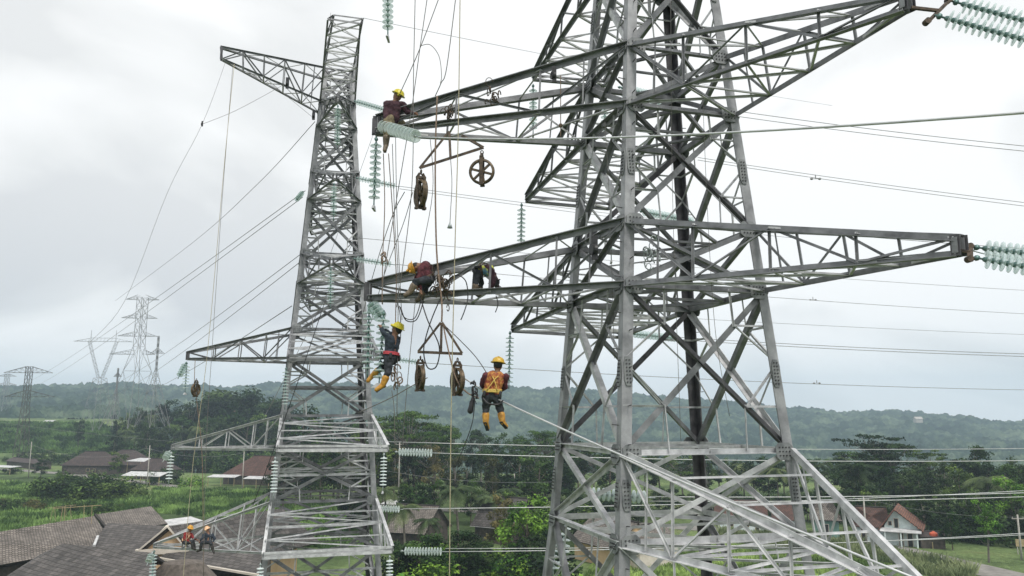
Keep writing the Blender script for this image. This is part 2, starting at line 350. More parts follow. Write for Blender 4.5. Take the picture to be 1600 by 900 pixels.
def make_ground():
    t = np.linspace(-1, 1, 321); Xs = np.sinh(t * 3.6) / math.sinh(3.6) * 3200
    Ys = np.concatenate([np.linspace(-700, 0, 12), np.linspace(10, 60, 8), np.linspace(64, 460, 134), np.geomspace(470, 3400, 90)])
    XX, YY = np.meshgrid(Xs, Ys); ZZ = height(XX, YY)
    V = np.stack([XX, YY, ZZ], -1).reshape(-1, 3); nx, ny = len(Xs), len(Ys)
    i, j = np.meshgrid(np.arange(nx - 1), np.arange(ny - 1)); a = (j * nx + i).ravel()
    F = np.stack([a, a + 1, a + nx + 1, a + nx], -1)
    m, tt, b = new_mat('ground_vegetation'); b.inputs['Roughness'].default_value = 0.95; b.inputs['Specular IOR Level'].default_value = 0.1
    tcn = tt.nodes.new("ShaderNodeTexCoord")
    n1 = tt.nodes.new("ShaderNodeTexNoise"); n1.inputs['Scale'].default_value = 0.035; n1.inputs['Detail'].default_value = 8; n1.inputs['Roughness'].default_value = 0.65
    tt.links.new(tcn.outputs['Object'], n1.inputs[0])
    r1 = tt.nodes.new("ShaderNodeValToRGB"); tt.links.new(n1.outputs[0], r1.inputs[0]); el = r1.color_ramp.elements
    el[0].position = 0.33; el[0].color = (0.04, 0.065, 0.02, 1); el[1].position = 0.68; el[1].color = (0.17, 0.18, 0.08, 1)
    q = el.new(0.44); q.color = (0.075, 0.115, 0.045, 1); q = el.new(0.56); q.color = (0.16, 0.22, 0.085, 1)
    n2 = tt.nodes.new("ShaderNodeTexNoise"); n2.inputs['Scale'].default_value = 1.3; n2.inputs['Detail'].default_value = 6; n2.inputs['Roughness'].default_value = 0.75
    tt.links.new(tcn.outputs['Object'], n2.inputs[0])
    mr = tt.nodes.new("ShaderNodeMapRange"); mr.inputs[1].default_value = 0.3; mr.inputs[2].default_value = 0.7; mr.inputs[3].default_value = 0.5; mr.inputs[4].default_value = 1.5; tt.links.new(n2.outputs[0], mr.inputs[0])
    mm = tt.nodes.new("ShaderNodeMix"); mm.data_type = 'RGBA'; mm.blend_type = 'MULTIPLY'; mm.inputs[0].default_value = 1
    tt.links.new(r1.outputs[0], mm.inputs[6]); tt.links.new(mr.outputs[0], mm.inputs[7]); tt.links.new(mm.outputs[2], b.inputs['Base Color'])
    bp = tt.nodes.new("ShaderNodeBump"); bp.inputs['Strength'].default_value = 0.8; bp.inputs['Distance'].default_value = 0.6
    tt.links.new(n2.outputs[0], bp.inputs['Height']); tt.links.new(bp.outputs[0], b.inputs['Normal'])
    o = link('ground', np_mesh('ground', V, F, m, True)); tag(o, kind='structure')
make_ground()
def cell_bumps(X, Y, cs, seed):                # rounded tree-crown bumps, one per jittered cell
    ix = np.floor(X / cs).astype(np.int64); iy = np.floor(Y / cs).astype(np.int64); best = np.zeros_like(X)
    for dx in (-1, 0, 1):
        for dy in (-1, 0, 1):
            cx, cy = ix + dx, iy + dy
            h = (cx * 73856093) ^ (cy * 19349663) ^ seed
            r1 = ((h * 1103515245 + 12345) & 0xffff) / 65535.0; r2 = ((h * 22695477 + 7919) & 0xfffff) / 1048575.0; r3 = ((h * 134775813 + 1) & 0xffff) / 65535.0
            px = (cx + 0.2 + 0.6 * r1) * cs; py = (cy + 0.2 + 0.6 * r2) * cs; rad = cs * (0.5 + 0.4 * r3)
            d2 = ((X - px) ** 2 + (Y - py) ** 2) / rad ** 2
            best = np.maximum(best, np.sqrt(np.clip(1 - d2, 0, 1)) * rad * (0.8 + 0.7 * r2))
    return best
def make_forest():
    a = np.linspace(-0.86, 0.86, 760); Ys = np.geomspace(600, 1680, 300)
    A, YY = np.meshgrid(a, Ys); XX = A * YY
    left = 1 - sstep(-0.50, -0.36, A)
    ZZ = height(XX, YY) + cell_bumps(XX, YY, 12.0, 5) * 0.75 + cell_bumps(XX + 4 * np.sin(YY * .2), YY, 19.0, 77) * 0.45 + cell_bumps(XX, YY, 6, 11) * 0.7 + 1
    ZZ = ZZ + 4.0 * np.sin(XX * 0.016 + np.sin(YY * 0.011) * 2) * np.sin(YY * 0.013 + XX * 0.004)
    ZZ = ZZ - 14 * left * (1 - sstep(860, 980, YY)) - 8 * (1 - sstep(640, 720, YY))
    rg = np.random.default_rng(3); ZZ += rg.uniform(-1.7, 1.7, ZZ.shape)
    V = np.stack([XX, YY, ZZ], -1).reshape(-1, 3); nx, ny = len(a), len(Ys)
    i, j = np.meshgrid(np.arange(nx - 1), np.arange(ny - 1)); q = (j * nx + i).ravel()
    F = np.stack([q, q + 1, q + nx + 1, q + nx], -1)
    m, tt, b = new_mat('forest_canopy'); b.inputs['Roughness'].default_value = 1; b.inputs['Specular IOR Level'].default_value = 0
    tcn = tt.nodes.new("ShaderNodeTexCoord"); n1 = tt.nodes.new("ShaderNodeTexNoise"); n1.inputs['Scale'].default_value = 0.018; n1.inputs['Detail'].default_value = 12; n1.inputs['Roughness'].default_value = 0.78
    tt.links.new(tcn.outputs['Object'], n1.inputs[0]); r1 = tt.nodes.new("ShaderNodeValToRGB"); tt.links.new(n1.outputs[0], r1.inputs[0]); el = r1.color_ramp.elements
    el[0].position = 0.36; el[0].color = (0.008, 0.02, 0.016, 1); el[1].position = 0.62; el[1].color = (0.12, 0.16, 0.10, 1)
    q = el.new(0.49); q.color = (0.03, 0.055, 0.038, 1)
    tt.links.new(r1.outputs[0], b.inputs['Base Color'])
    o = link('distant_forest', np_mesh('distant_forest', V, F, m, False)); tag(o, 'blue green wooded hillside fading in haze behind the pylons', 'forest', kind='stuff')
make_forest()

# the air: one even closed box round everything
def make_haze():
    mb = MB(); mb.box((0, 1150, 40), (5200, 5300, 260))
    m = bpy.data.materials.new('haze_air'); m.use_nodes = True; t = m.node_tree; t.nodes.clear()
    o_ = t.nodes.new("ShaderNodeOutputMaterial"); v = t.nodes.new("ShaderNodeVolumePrincipled")
    v.inputs['Color'].default_value = (0.68, 0.83, 1.0, 1); v.inputs['Density'].default_value = HAZE; v.inputs['Anisotropy'].default_value = 0.0
    t.links.new(v.outputs[0], o_.inputs['Volume'])
    o = build(mb, 'haze', m); tag(o, kind='stuff')
HAZE = 0.00030
make_haze()

def ribbon(name, pts, wd, m, lift=0.06, kind='structure', n=60):
    P0 = [Vector((p.x, p.y, 0)) for p in pts]; out_ = []
    for k in range(n + 1):
        t = k / n * (len(P0) - 1); i = min(int(t), len(P0) - 2); f = t - i
        a = P0[max(i - 1, 0)]; b = P0[i]; c = P0[i + 1]; d = P0[min(i + 2, len(P0) - 1)]
        out_.append(0.5 * ((2 * b) + (c - a) * f + (2 * a - 5 * b + 4 * c - d) * f * f + (3 * b - a - 3 * c + d) * f ** 3))
    V = []; F = []; K = 7
    for k, p in enumerate(out_):
        d = out_[min(k + 1, n)] - out_[max(k - 1, 0)]; s = Vector((-d.y, d.x, 0)).normalized()
        for q in range(K):
            x = p + s * wd * (q / (K - 1) - 0.5); V.append((x.x, x.y, H(x.x, x.y) + lift))
    for k in range(n):
        for q in range(K - 1): a = k * K + q; F.append((a, a + 1, a + K + 1, a + K))
    o = link(name, np_mesh(name, V, F, m, True)); tag(o, kind=kind); return o
ribbon('road', [G(-260, 726, -22), G(0, 733, -22), G(110, 741, -22), G(250, 757, -22), G(400, 772, -22), G(600, 790, -22), G(820, 806, -22)], 5.2, M['road'])
ribbon('road', [G(930, 815, -22), G(1100, 828, -22), G(1260, 838, -22), G(1380, 856, -22), G(1500, 884, -22), G(1640, 915, -22), G(1800, 950, -22)], 6.5, M['road'])

# ------------------------------------------------------------------ grass and reeds (uncountable)
def blades(name, region, n, hmin, hmax, m, label, wd=0.12, seed=1, cat='grass'):
    """region: list of quads of image corners lying on the ground"""
    rg = np.random.default_rng(seed); V = []; F = []
    per = n // len(region)
    for quad in region:
        q = [onground(*c) for c in quad]
        u = rg.random(per); v = rg.random(per)
        X = ((1 - u) * (1 - v) * q[0].x + u * (1 - v) * q[1].x + u * v * q[2].x + (1 - u) * v * q[3].x)
        Y = ((1 - u) * (1 - v) * q[0].y + u * (1 - v) * q[1].y + u * v * q[2].y + (1 - u) * v * q[3].y)
        Z = height(X, Y); hh = rg.uniform(hmin, hmax, per) * (1 if 'crops' not in name else (0.35 + 1.3 * (np.sin(Y * .45 + .04 * X) > .55))) * (0.6 + 0.5 * np.sin(X * .35 + 2 * np.sin(Y * .21)) ** 2); an = rg.uniform(0, np.pi, per); ln = rg.normal(0, 0.35, (per, 2))
        dx = np.cos(an) * wd * rg.uniform(.6, 2, per); dy = np.sin(an) * wd
        b = sum(len(x) for x in V) if V else 0
        arr = np.stack([np.stack([X - dx, Y - dy, Z - .05], -1), np.stack([X + dx, Y + dy, Z - .05], -1),
                        np.stack([X + dx * .3 + ln[:, 0] * hh, Y + dy * .3 + ln[:, 1] * hh, Z + hh], -1), np.stack([X - dx * .3 + ln[:, 0] * hh, Y - dy * .3 + ln[:, 1] * hh, Z + hh * .93], -1)], 1).reshape(-1, 3)
        k = np.arange(per) * 4 + b; V.append(arr); F.append(np.stack([k, k + 1, k + 2, k + 3], -1))
    o = link(name, np_mesh(name, np.concatenate(V), np.concatenate(F), m)); tag(o, label, cat, kind='stuff'); return o
blades('grass', [[(-60, 850), (240, 812), (230, 772), (-60, 775)], [(230, 800), (420, 815), (430, 772), (240, 765)], [(420, 850), (640, 870), (640, 800), (420, 778)], [(-60, 790), (180, 800), (130, 765), (-60, 750)]],
       60000, 0.5, 1.5, M['grass'], 'bright green tall grass between the road and the tiled roofs', wd=0.16)
blades('rice_field', [[(880, 960), (1480, 960), (1340, 868), (950, 846)], [(1260, 870), (1480, 905), (1400, 862), (1290, 850)]],
       42000, 0.3, 0.7, M['grass'], 'vivid green rice field under the near pylon', wd=0.10, seed=2)
blades('reeds', [[(1310, 868), (1500, 912), (1530, 896), (1330, 850)], [(1120, 846), (1310, 866), (1320, 850), (1130, 834)]],
       9000, 0.8, 1.9, M['reed'], 'grey green reeds along the verge of the right hand road', wd=0.08, seed=3, cat='reeds')
blades('field_crops', [[(-80, 716), (230, 714), (160, 664), (-60, 662)]],
       60000, 0.5, 1.7, M['grass'], 'green terraced field rising towards the far pylons', wd=0.35, seed=5, cat='crops')

# ------------------------------------------------------------------ trees
def leaf_cloud(centers, radii, per, size, rg, flat=0.7, droop=0.0):
    C = np.repeat(np.asarray(centers), per, axis=0); R = np.repeat(np.asarray(radii), per)
    d = rg.normal(size=(len(C), 3)); d /= np.linalg.norm(d, axis=1)[:, None]
    r = R * rg.random(len(C)) ** 0.45
    Pp = C + d * r[:, None] * np.array([1, 1, flat])
    nrm = d * 0.6 + rg.normal(size=d.shape) * 0.55 + np.array([0, 0, 0.55]); nrm /= np.linalg.norm(nrm, axis=1)[:, None]
    t = np.cross(nrm, rg.normal(size=d.shape)); t /= np.linalg.norm(t, axis=1)[:, None]; b = np.cross(nrm, t)
    s = size * rg.uniform(0.55, 1.35, len(C))[:, None]
    V = np.stack([Pp - t * s, Pp - b * s * .55, Pp + t * s, Pp + b * s * .55], 1).reshape(-1, 3)
    F = np.arange(len(C) * 4).reshape(-1, 4)
    return V, F
def tree_proto(seed, h, kind):
    """unit-ish tree of height h; returns (crown mesh, trunk mesh)"""
    rg = np.random.default_rng(seed); mb = MB(); cs = []; rs = []
    if kind == 'round':
        nc = 34
        for i in range(nc):
            a = rg.uniform(0, 2 * np.pi); zz = rg.uniform(0.24, 0.97); env = math.sqrt(max(0.05, 1 - ((zz - 0.55) / 0.46) ** 2)); r = env * h * 0.30 * rg.uniform(0.3, 1.05)
            cs.append((r * math.cos(a), r * math.sin(a), zz * h)); rs.append(h * rg.uniform(0.07, 0.13))
        per, size, fl = 85, h * 0.021, 0.75
    elif kind == 'tall':
        nc = 30
        for i in range(nc):
            zz = rg.uniform(0.35, 0.98); a = rg.uniform(0, 2 * np.pi); r = h * 0.17 * rg.uniform(0.2, 1.1) * (1.15 - abs(zz - 0.7))
            cs.append((r * math.cos(a), r * math.sin(a), zz * h)); rs.append(h * rg.uniform(0.05, 0.10))
        per, size, fl = 75, h * 0.017, 0.6
    elif kind == 'umbrella':
        nc = 46
        for i in range(nc):
            a = rg.uniform(0, 2 * np.pi); lay = rg.choice([0.62, 0.74, 0.85, 0.95], p=[.2, .25, .3, .25]); r = h * 0.52 * math.sqrt(rg.random()) * (1.25 - 0.55 * (lay - 0.5) * 1.6)
            cs.append((r * math.cos(a), r * math.sin(a), h * (lay - 0.10 * (r / (h * 0.5)) ** 2 + rg.normal(0, 0.012)))); rs.append(h * rg.uniform(0.08, 0.14))
        per, size, fl = 80, h * 0.016, 0.22
    else:                                      # bush
        nc = 22
        for i in range(nc):
            a = rg.uniform(0, 2 * np.pi); r = h * 0.62 * math.sqrt(rg.random()); cs.append((r * math.cos(a), r * math.sin(a), h * rg.uniform(0.12, 0.8) * (1 - 0.4 * (r / (0.62 * h))))); rs.append(h * rg.uniform(0.14, 0.25))
        per, size, fl = 90, h * 0.038, 0.8
    V, F = leaf_cloud(cs, rs, per, size, rg, fl)
    r0 = h * (0.016 if kind != 'bush' else 0.02)
    lean = Vector((rg.normal(0, .03) * h, rg.normal(0, .03) * h, 0)); top = 0.8 if kind in ('round', 'tall') else (0.62 if kind == 'umbrella' else 0.4)
    tr = [Vector((0, 0, -0.5)), Vector((0, 0, 0)) + lean * .2, lean * .6 + Vector((0, 0, h * top * .5)), lean + Vector((0, 0, h * top))]
    mb.tube(tr, r0 * 1.4, 7, r0 * 0.5)
    for i in range(0, nc, 2 if kind != 'umbrella' else 1):
        c = Vector(cs[i]); z0 = max(0.05 * h, min(c.z * 0.7, h * top * 0.95)); s = lean * (z0 / (h * top)) + Vector((0, 0, z0))
        mid = s.lerp(c, .5) + Vector((0, 0, -.02 * h)); mb.tube([s, mid, c], r0 * 0.4, 4, r0 * 0.12)
    return V, F, mb
LM = {'a': 'leaf1', 'b': 'leaf2', 'c': 'leaf3', 'd': 'leaf4'}
PROTO = {}
def proto(kind, lm, var):
    k = (kind, lm, var)
    if k not in PROTO:
        V, F, mb = tree_proto(hash((kind == 'round', kind == 'tall', kind == 'umbrella', var)) % 1000 + var * 7, 10.0, kind)
        PROTO[k] = (np_mesh('crown', V, F, M[LM[lm]]), mb.mesh('trunk', M['barkl'] if kind in ('umbrella', 'tall') else M['bark'], smooth=True))
    return PROTO[k]
def palm_meshes(seed):
    rg = np.random.default_rng(seed); V = []; F = []; h = 10.0; top = Vector((rg.normal(0, .3), rg.normal(0, .3), h * 0.82))
    for i in range(17):
        a = 2 * math.pi * i / 17 + rg.normal(0, .1); up = rg.uniform(-0.35, 1.0); Ln = rg.uniform(3.0, 3.9); pts = []
        d = Vector((math.cos(a), math.sin(a), 0))
        for k in range(9):
            t = k / 8; pts.append(top + d * Ln * t * (1 - .12 * t) + Vector((0, 0, up * 1.7 * t - 2.5 * t * t * (1.1 - up * .45))))
        side = Vector((-d.y, d.x, 0))
        for k in range(8):
            for q in range(3):
                tt = (k + q / 3) / 8; p = lerp(pts[k], pts[k + 1], q / 3); ll = 0.95 * math.sin(math.pi * min(1, tt * .92 + .08)) + .12
                fw = (pts[k + 1] - pts[k]).normalized()
                for sg in (-1, 1):
                    e_ = p + side * sg * ll * .75 + fw * ll * .45 + Vector((0, 0, -ll * rg.uniform(.25, .6))); b = len(V); wv = fw * .075
                    V += [p - wv, p + wv, e_ + wv * .4, e_ - wv * .4]; F.append((b, b + 1, b + 2, b + 3))
        for k in range(8):
            b = len(V); n = Vector((0, 0, .05)); V += [pts[k] - n, pts[k] + n, pts[k + 1] + n * .6, pts[k + 1] - n * .6]; F.append((b, b + 1, b + 2, b + 3))
    mb = MB(); mb.tube([Vector((0, 0, -.5)), Vector((0, 0, 2)) + top * .02, lerp((0, 0, 0), top, .6), top], .2, 8, .13)
    return np_mesh('fronds', [tuple(v) for v in V], F, M['frond']), mb.mesh('trunk', M['barkl'], smooth=True)
PALM = [palm_meshes(21), palm_meshes(22), palm_meshes(23)]
TREE_NAME = {'round': 'broadleaf_tree', 'tall': 'slender_tree', 'umbrella': 'umbrella_tree', 'bush': 'bush', 'palm': 'palm_tree'}
TREES = []
def tree(px, top, Y, kind, lm, label, group, wid=1.0, var=None, basepy=None):
    """px, top: where the crown's top shows; Y: distance; stands on the ground"""
    tp = P(px, top, Y); z0 = H(tp.x, tp.y); h = tp.z - z0
    if h < 0.8: h = 0.8
    o = empty(TREE_NAME[kind], (tp.x, tp.y, z0), label, {'bush': 'bush', 'palm': 'palm tree'}.get(kind, 'tree'), group)
    TREES.append((o, px)); s = h / 10.0; a = random.uniform(0, 6.28)
    if kind == 'palm':
        c_, t_ = PALM[(var if var is not None else random.randrange(3))]; names = ('fronds', 'trunk')
        s2 = (max(0.55, min(1.1, s)) * wid)
    else:
        c_, t_ = proto(kind, lm, var if var is not None else random.randrange(3)); names = ('crown', 'trunk'); s2 = s * wid
    o.scale = (s2, s2, s); o.rotation_euler = (0, 0, a)
    for nme, me in zip(names, (c_, t_)):
        link(nme, me, o)
    return o

# ------------------------------------------------------------------ lattice pylons
class Tower:
    def __init__(s, cx, cy, rot, wfun, scale=1.0): s.cx, s.cy, s.rot, s.w, s.k = cx, cy, rot, wfun, scale
    def c(s, k, z):                           # corner k in 'NRFL' at height z
        a = s.rot + {'N': -math.pi / 2, 'R': 0, 'F': math.pi / 2, 'L': math.pi}[k]; w_ = s.w(z)
        return Vector((s.cx + w_ * math.cos(a), s.cy + w_ * math.sin(a), z))
    def nrm(s, a, b):
        m = (s.c(a, 0) + s.c(b, 0)) / 2 - Vector((s.cx, s.cy, 0)); m.z = 0; return m.normalized()
FACES = ['NL', 'NR', 'RF', 'FL']
def plate(mb, c, n, wd, ht, up=Vector((0, 0, 1)), t=0.022):
    n = Vector(n).normalized(); u = up.cross(n).normalized(); m = n.cross(u)
    pr = []
    for a, b in ((-.5, -.3), (-.3, -.5), (.3, -.5), (.5, -.3), (.5, .3), (.3, .5), (-.3, .5), (-.5, .3)): pr.append(u * a * wd + m * b * ht)
    c = Vector(c); mb.prism(c - n * t / 2, c + n * t / 2, pr)
def bolts(mb, c, n, wd, ht, nx, ny, r=0.016, up=Vector((0, 0, 1))):
    n = Vector(n).normalized(); u = up.cross(n).normalized(); m = n.cross(u)
    for i in range(nx):
        for j in range(ny):
            q = Vector(c) + u * wd * ((i + .5) / nx - .5) + m * ht * ((j + .5) / ny - .5)
            mb.prism(q, q + n * 0.02, [(u * math.cos(a) + m * math.sin(a)) * r for a in [k * math.pi / 3 for k in range(6)]])
def face_panel(tw, root, a, b, z1, z0, wd, sub, ms='steel', redundants=True, two=None):
    """X bracing of one face between heights z1 (upper) and z0 (lower)"""
    n = tw.nrm(a, b); A1, B1, A0, B0 = tw.c(a, z1), tw.c(b, z1), tw.c(a, z0), tw.c(b, z0)
    mb = MB(); off = n * wd * .35
    mb.angle(A1 - off * .2, B0 - off * .2, wd, n)
    if two: o = build(mb, 'diagonal_brace', M[two[0]], root); mb = MB()
    mb.angle(B1 - off * 1.6, A0 - off * 1.6, wd, -n)
    o = build(mb, 'diagonal_brace' if two else 'face_bracing', M[two[1] if two else ms], root)
    if redundants:
        mm_ = (MB(), MB())
        tx = (B1 - A1).length / ((B1 - A1).length + (B0 - A0).length)
        X = lerp(A1, B0, tx); w2 = sub
        for (T, Bm, m2) in ((A1, A0, mm_[0]), (B1, B0, mm_[1])):
            mid = lerp(T, Bm, tx)
            q1 = lerp(T, X, .5); q0 = lerp(Bm, X, .5)
            m2.angle(q1, lerp(T, Bm, tx * .5 + .0), w2, n); m2.angle(q0, lerp(T, Bm, tx + (1 - tx) * .5), w2, n)
            m2.angle(q1, mid, w2, n); m2.angle(q0, mid, w2, n)
        for (t1, q) in ((.5, 1), (.5, 0)):
            zz = z1 if q else z0; e1 = lerp(tw.c(a, zz), tw.c(b, zz), .27); e2 = lerp(tw.c(a, zz), tw.c(b, zz), .73); src = (A1, B1) if q else (A0, B0)
            mm_[0].angle(lerp(src[0], X, .52), e1, w2 * .8, n); mm_[1].angle(lerp(src[1], X, .52), e2, w2 * .8, n)
        for m2 in mm_: build(m2, 'redundant_member', M['steel_lit' if ms == 'steel' else ms], o)
    return o
def ring(tw, root, z, wd, ms='steel', plan=True):
    mb = MB()
    for a, b in FACES: mb.angle(tw.c(a, z), tw.c(b, z), wd, tw.nrm(a, b))
    o = build(mb, 'ring_beam', M[ms], root)
    if plan:
        m2 = MB(); mids = [(tw.c(a, z) + tw.c(b, z)) / 2 for a, b in FACES]
        for i in range(4): m2.angle(mids[i], mids[(i + 1) % 4], wd * .6, (0, 0, 1))
        m2.angle(mids[0], mids[2], wd * .45, (0, 0, 1))
        build(m2, 'plan_bracing', M[ms], o)
    return o
def arm(tw, root, roots, tipb, tipt, npan, wd, sub, ms='steel', tipw=None, plate_sz=None, topdiag=True):
    """crossarm: roots = (A_top, B_top, A_bot, B_bot); tips = one point (pointed) or two (box end); top chords meet tipt, bottom chords tipb"""
    At, Bt, Ab, Bb = roots
    if isinstance(tipb, (list, tuple)): ta, tb = tipb; tta, ttb = tipt
    else:
        sd_ = (Ab - Bb).normalized() * 0.09; ta, tb = tipb + sd_, tipb - sd_; tta, ttb = tipt + sd_, tipt - sd_
    arm_o = None; mb = MB()
    up = Vector((0, 0, 1)); ax = ((ta + tb) / 2 - (Ab + Bb) / 2).normalized(); sN = ax.cross(up).normalized()
    if (Ab - Bb).dot(sN) < 0: sN = -sN
    mb.angle(At, tta, wd, sN); mb.angle(Bt, ttb, wd, -sN); mb.angle(Ab, ta, wd * .9, sN); mb.angle(Bb, tb, wd * .9, -sN)
    mb.angle(tta, ta, wd * .7, ax); mb.angle(ttb, tb, wd * .7, ax)
    if isinstance(tipb, (list, tuple)): mb.angle(ta, tb, wd * .9, -ax); mb.angle(tta, ttb, wd * .7, -ax)
    arm_o = build(mb, 'crossarm', M[ms], root)
    ms2 = (MB(), MB()); m3 = MB()
    for i in range(npan):
        t0, t1 = i / npan, (i + 1) / npan; tm = (t0 + t1) / 2
        for (T, Tt, B_, Tb, n, m2) in ((At, tta, Ab, ta, sN, ms2[0]), (Bt, ttb, Bb, tb, -sN, ms2[1])):
            a0, a1, b0, b1 = lerp(T, Tt, t0), lerp(T, Tt, t1), lerp(B_, Tb, t0), lerp(B_, Tb, t1)
            if i < npan - 1: m2.angle(a1, b1, sub * .9, n)
            if i % 2 == 0: m2.angle(a0, b1, sub, n)
            else: m2.angle(b0, a1, sub, n)
            if i == 0: m2.angle(lerp(a0, b1, .5), lerp(b0, b1, .5), sub * .7, n); m2.angle(lerp(a0, b1, .5), lerp(a0, a1, .5), sub * .7, n)
        a0, a1, b0, b1 = lerp(Ab, ta, t0), lerp(Ab, ta, t1), lerp(Bb, tb, t0), lerp(Bb, tb, t1)
        m3.angle(a0, b1, sub, up); m3.angle(b0, a1, sub, -up)
        if i < npan - 1: m3.angle(a1, b1, sub, up)
        a0, a1, b0, b1 = lerp(At, tta, t0), lerp(At, tta, t1), lerp(Bt, ttb, t0), lerp(Bt, ttb, t1)
        if topdiag: m3.angle(*((a0, b1) if i % 2 else (b0, a1)), sub * .8, up)
        if i < npan - 1: m3.angle(a1, b1, sub * .8, up)
    build(ms2[0], 'side_lattice', M[ms], arm_o); build(ms2[1], 'side_lattice', M[ms], arm_o); build(m3, 'floor_lattice', M['steel_lit' if ms == 'steel' else ms], arm_o)
    m4 = MB()
    for q, q2 in ((ta, tta), (tb, ttb)):
        c_ = (q + q2) / 2; s_ = plate_sz or wd * 1.2
        m4.box(c_, (s_ * .12, s_ * 1.0, (q2 - q).length + wd * .7), (sN, ax, up))
    build(m4, 'tip_plate', M['steel_shade' if ms == 'steel' else 'plate'], arm_o)
    return arm_o
def legs(tw, root, z1, z0, wd, ms='steel', gus=(), bolt_leg=True, splices=(), brk=(), dark=None):
    for k in 'NRFL':
        a = tw.c(k, z1); b = tw.c(k, z0); mb = MB(); cdir = Vector((tw.cx, tw.cy, 0))
        inw = (cdir - Vector((b.x, b.y, 0))).normalized(); d = (b - a).normalized()
        u = (tw.c('NRFL'['NRFL'.index(k) - 1], z0) - b); u = (u - d * u.dot(d)).normalized()
        v = (tw.c('NRFL'[('NRFL'.index(k) + 1) % 4], z0) - b); v = (v - d * v.dot(d)); v = (v - u * v.dot(u)).normalized()
        t = wd * .14; pr = [(0, 0), (wd, 0), (wd, t), (t, t), (t, wd), (0, wd)]
        pr = [u * x_ + v * y_ - (u + v) * wd * .12 for x_, y_ in pr]
        for za, zb_ in zip((z1,) + tuple(brk), tuple(brk) + (z0,)): mb.prism(tw.c(k, za), tw.c(k, zb_), pr)
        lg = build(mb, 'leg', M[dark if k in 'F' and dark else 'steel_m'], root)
        if gus:
            for z in gus:
                c_ = tw.c(k, z)
                for dr, ot in ((u, -v), (v, -u)):
                    m2 = MB(); cc = c_ + dr * wd * .9 + ot * (wd * .12 + .02); plate(m2, cc, ot, wd * 1.75, wd * 1.6); m2.mark(); bolts(m2, cc + ot * .012, ot, wd * 1.35, wd * 1.1, 4, 3, .019)
                    build(m2, 'gusset_plate', (M['plate'], M['bolt']), lg)
            for z in splices:
                c_ = tw.c(k, z)
                for dr, ot in ((u, -v), (v, -u)):
                    m4 = MB(); cc = c_ + dr * wd * .42 + ot * (wd * .12 + .015); plate(m4, cc, ot, wd * .8, wd * 2.6); m4.mark(); bolts(m4, cc + ot * .012, ot, wd * .6, wd * 2.3, 2, 7, .018)
                    build(m4, 'splice_plate', (M['plate'], M['bolt']), lg)
        if bolt_leg and k in 'NF':
            m5 = MB(); z = z0 + .3; i = 0
            while z < z1:
                c_ = tw.c(k, z) + u * wd * .5; dr = -v if i % 2 else -u
                c_ = tw.c(k, z) + (u if i % 2 else v) * wd * .5
                m5.bar(c_, c_ + dr * .19, .018); z += .42; i += 1
            build(m5, 'step_bolts', M['bolt'], lg)
# near pylon -----------------------------------------------------------------
def w_near(z): return 1.9575 + (9.008 - z) * 0.1055 if z > -3 else 3.225 + (-3 - z) * 0.16
NT = Tower(3.8314, 19.6296, math.radians(-29.127), w_near)
npyl = empty('lattice_pylon', (NT.cx, NT.cy, -22), 'huge grey steel lattice pylon in the foreground right of centre', 'pylon')
npyl.rotation_euler = (0, 0, 0)
LV = [(13.6, 12.0), (9.008, 7.411), (4.413, 2.883), (-0.881, -2.75)]
legs(NT, npyl, 17.5, -22, 0.25, brk=(-3,), dark='steel_shade', gus=[z for p_ in LV for z in p_], splices=(10.9, 5.9, 0.9, -1.75))
for zt, zb in LV:
    ring(NT, npyl, zt, .125, 'steel' if zb > -2 else 'steel_lit'); ring(NT, npyl, zb, .15, 'steel' if zb > -2 else 'steel_lit')
    for f_ in FACES: face_panel(NT, npyl, f_[0], f_[1], zt, zb, .12, .06, 'steel' if zb > -2 else 'steel_lit', redundants=False)
for (z1, z0) in ((17.5, 13.6), (12.0, 9.008), (7.411, 4.413), (2.883, -0.881), (-2.75, -7.5), (-7.5, -13.5), (-13.5, -22)):
    for f_ in FACES: face_panel(NT, npyl, f_[0], f_[1], z1, z0, .145, .05, two={'NR': ('steel_shade', 'steel'), 'NL': ('steel', 'steel_lit'), 'RF': ('steel', 'steel_lit'), 'FL': ('steel_shade', 'steel')}[f_] if z1 > -2 else ('steel_lit', 'steel'))
ring(NT, npyl, 17.5, .12); ring(NT, npyl, -7.5, .15); ring(NT, npyl, -13.5, .15)
LT = {12.0: Vector((-3.62, 19.45, 12.0)), 7.411: Vector((-3.6, 19.45, 7.30)), 2.883: Vector((-3.68, 19.46, 2.86))}
RT = {12.0: Vector((7.4, 13.3, 12.0)), 7.411: P(1418, 14, 13.3), 2.883: P(1500, 396, 13.6), -2.75: P(1470, 975, 13.6)}
FT = {12.0: (P(833, 124, 26.5), P(945, 134, 27.0)), 7.411: (P(822, 314, 26.5), P(952, 326, 27.4)), 2.883: (P(800, 517, 27.6), P(967, 527, 29.5))}
dz = Vector((0, 0, .36))
for zt, zb in LV:
    if zb in LT: arm(NT, npyl, (NT.c('N', zt), NT.c('L', zt), NT.c('N', zb), NT.c('L', zb)), LT[zb], LT[zb] + dz, 3 if zb > 3 else 4, .155, .055)
    if zb in RT: arm(NT, npyl, (NT.c('R', zt), NT.c('N', zt), NT.c('R', zb), NT.c('N', zb)), RT[zb], RT[zb] + dz * .8, 4 if zb > 0 else 5, .14, .055, 'steel' if zb > 0 else 'steel_lit', topdiag=zb > 0)
    if zb in FT:
        a_, b_ = FT[zb]; arm(NT, npyl, (NT.c('L', zt), NT.c('F', zt), NT.c('L', zb), NT.c('F', zb)), (a_, b_), (a_ + dz * .5, b_ + dz * .5), 4, .135, .055)
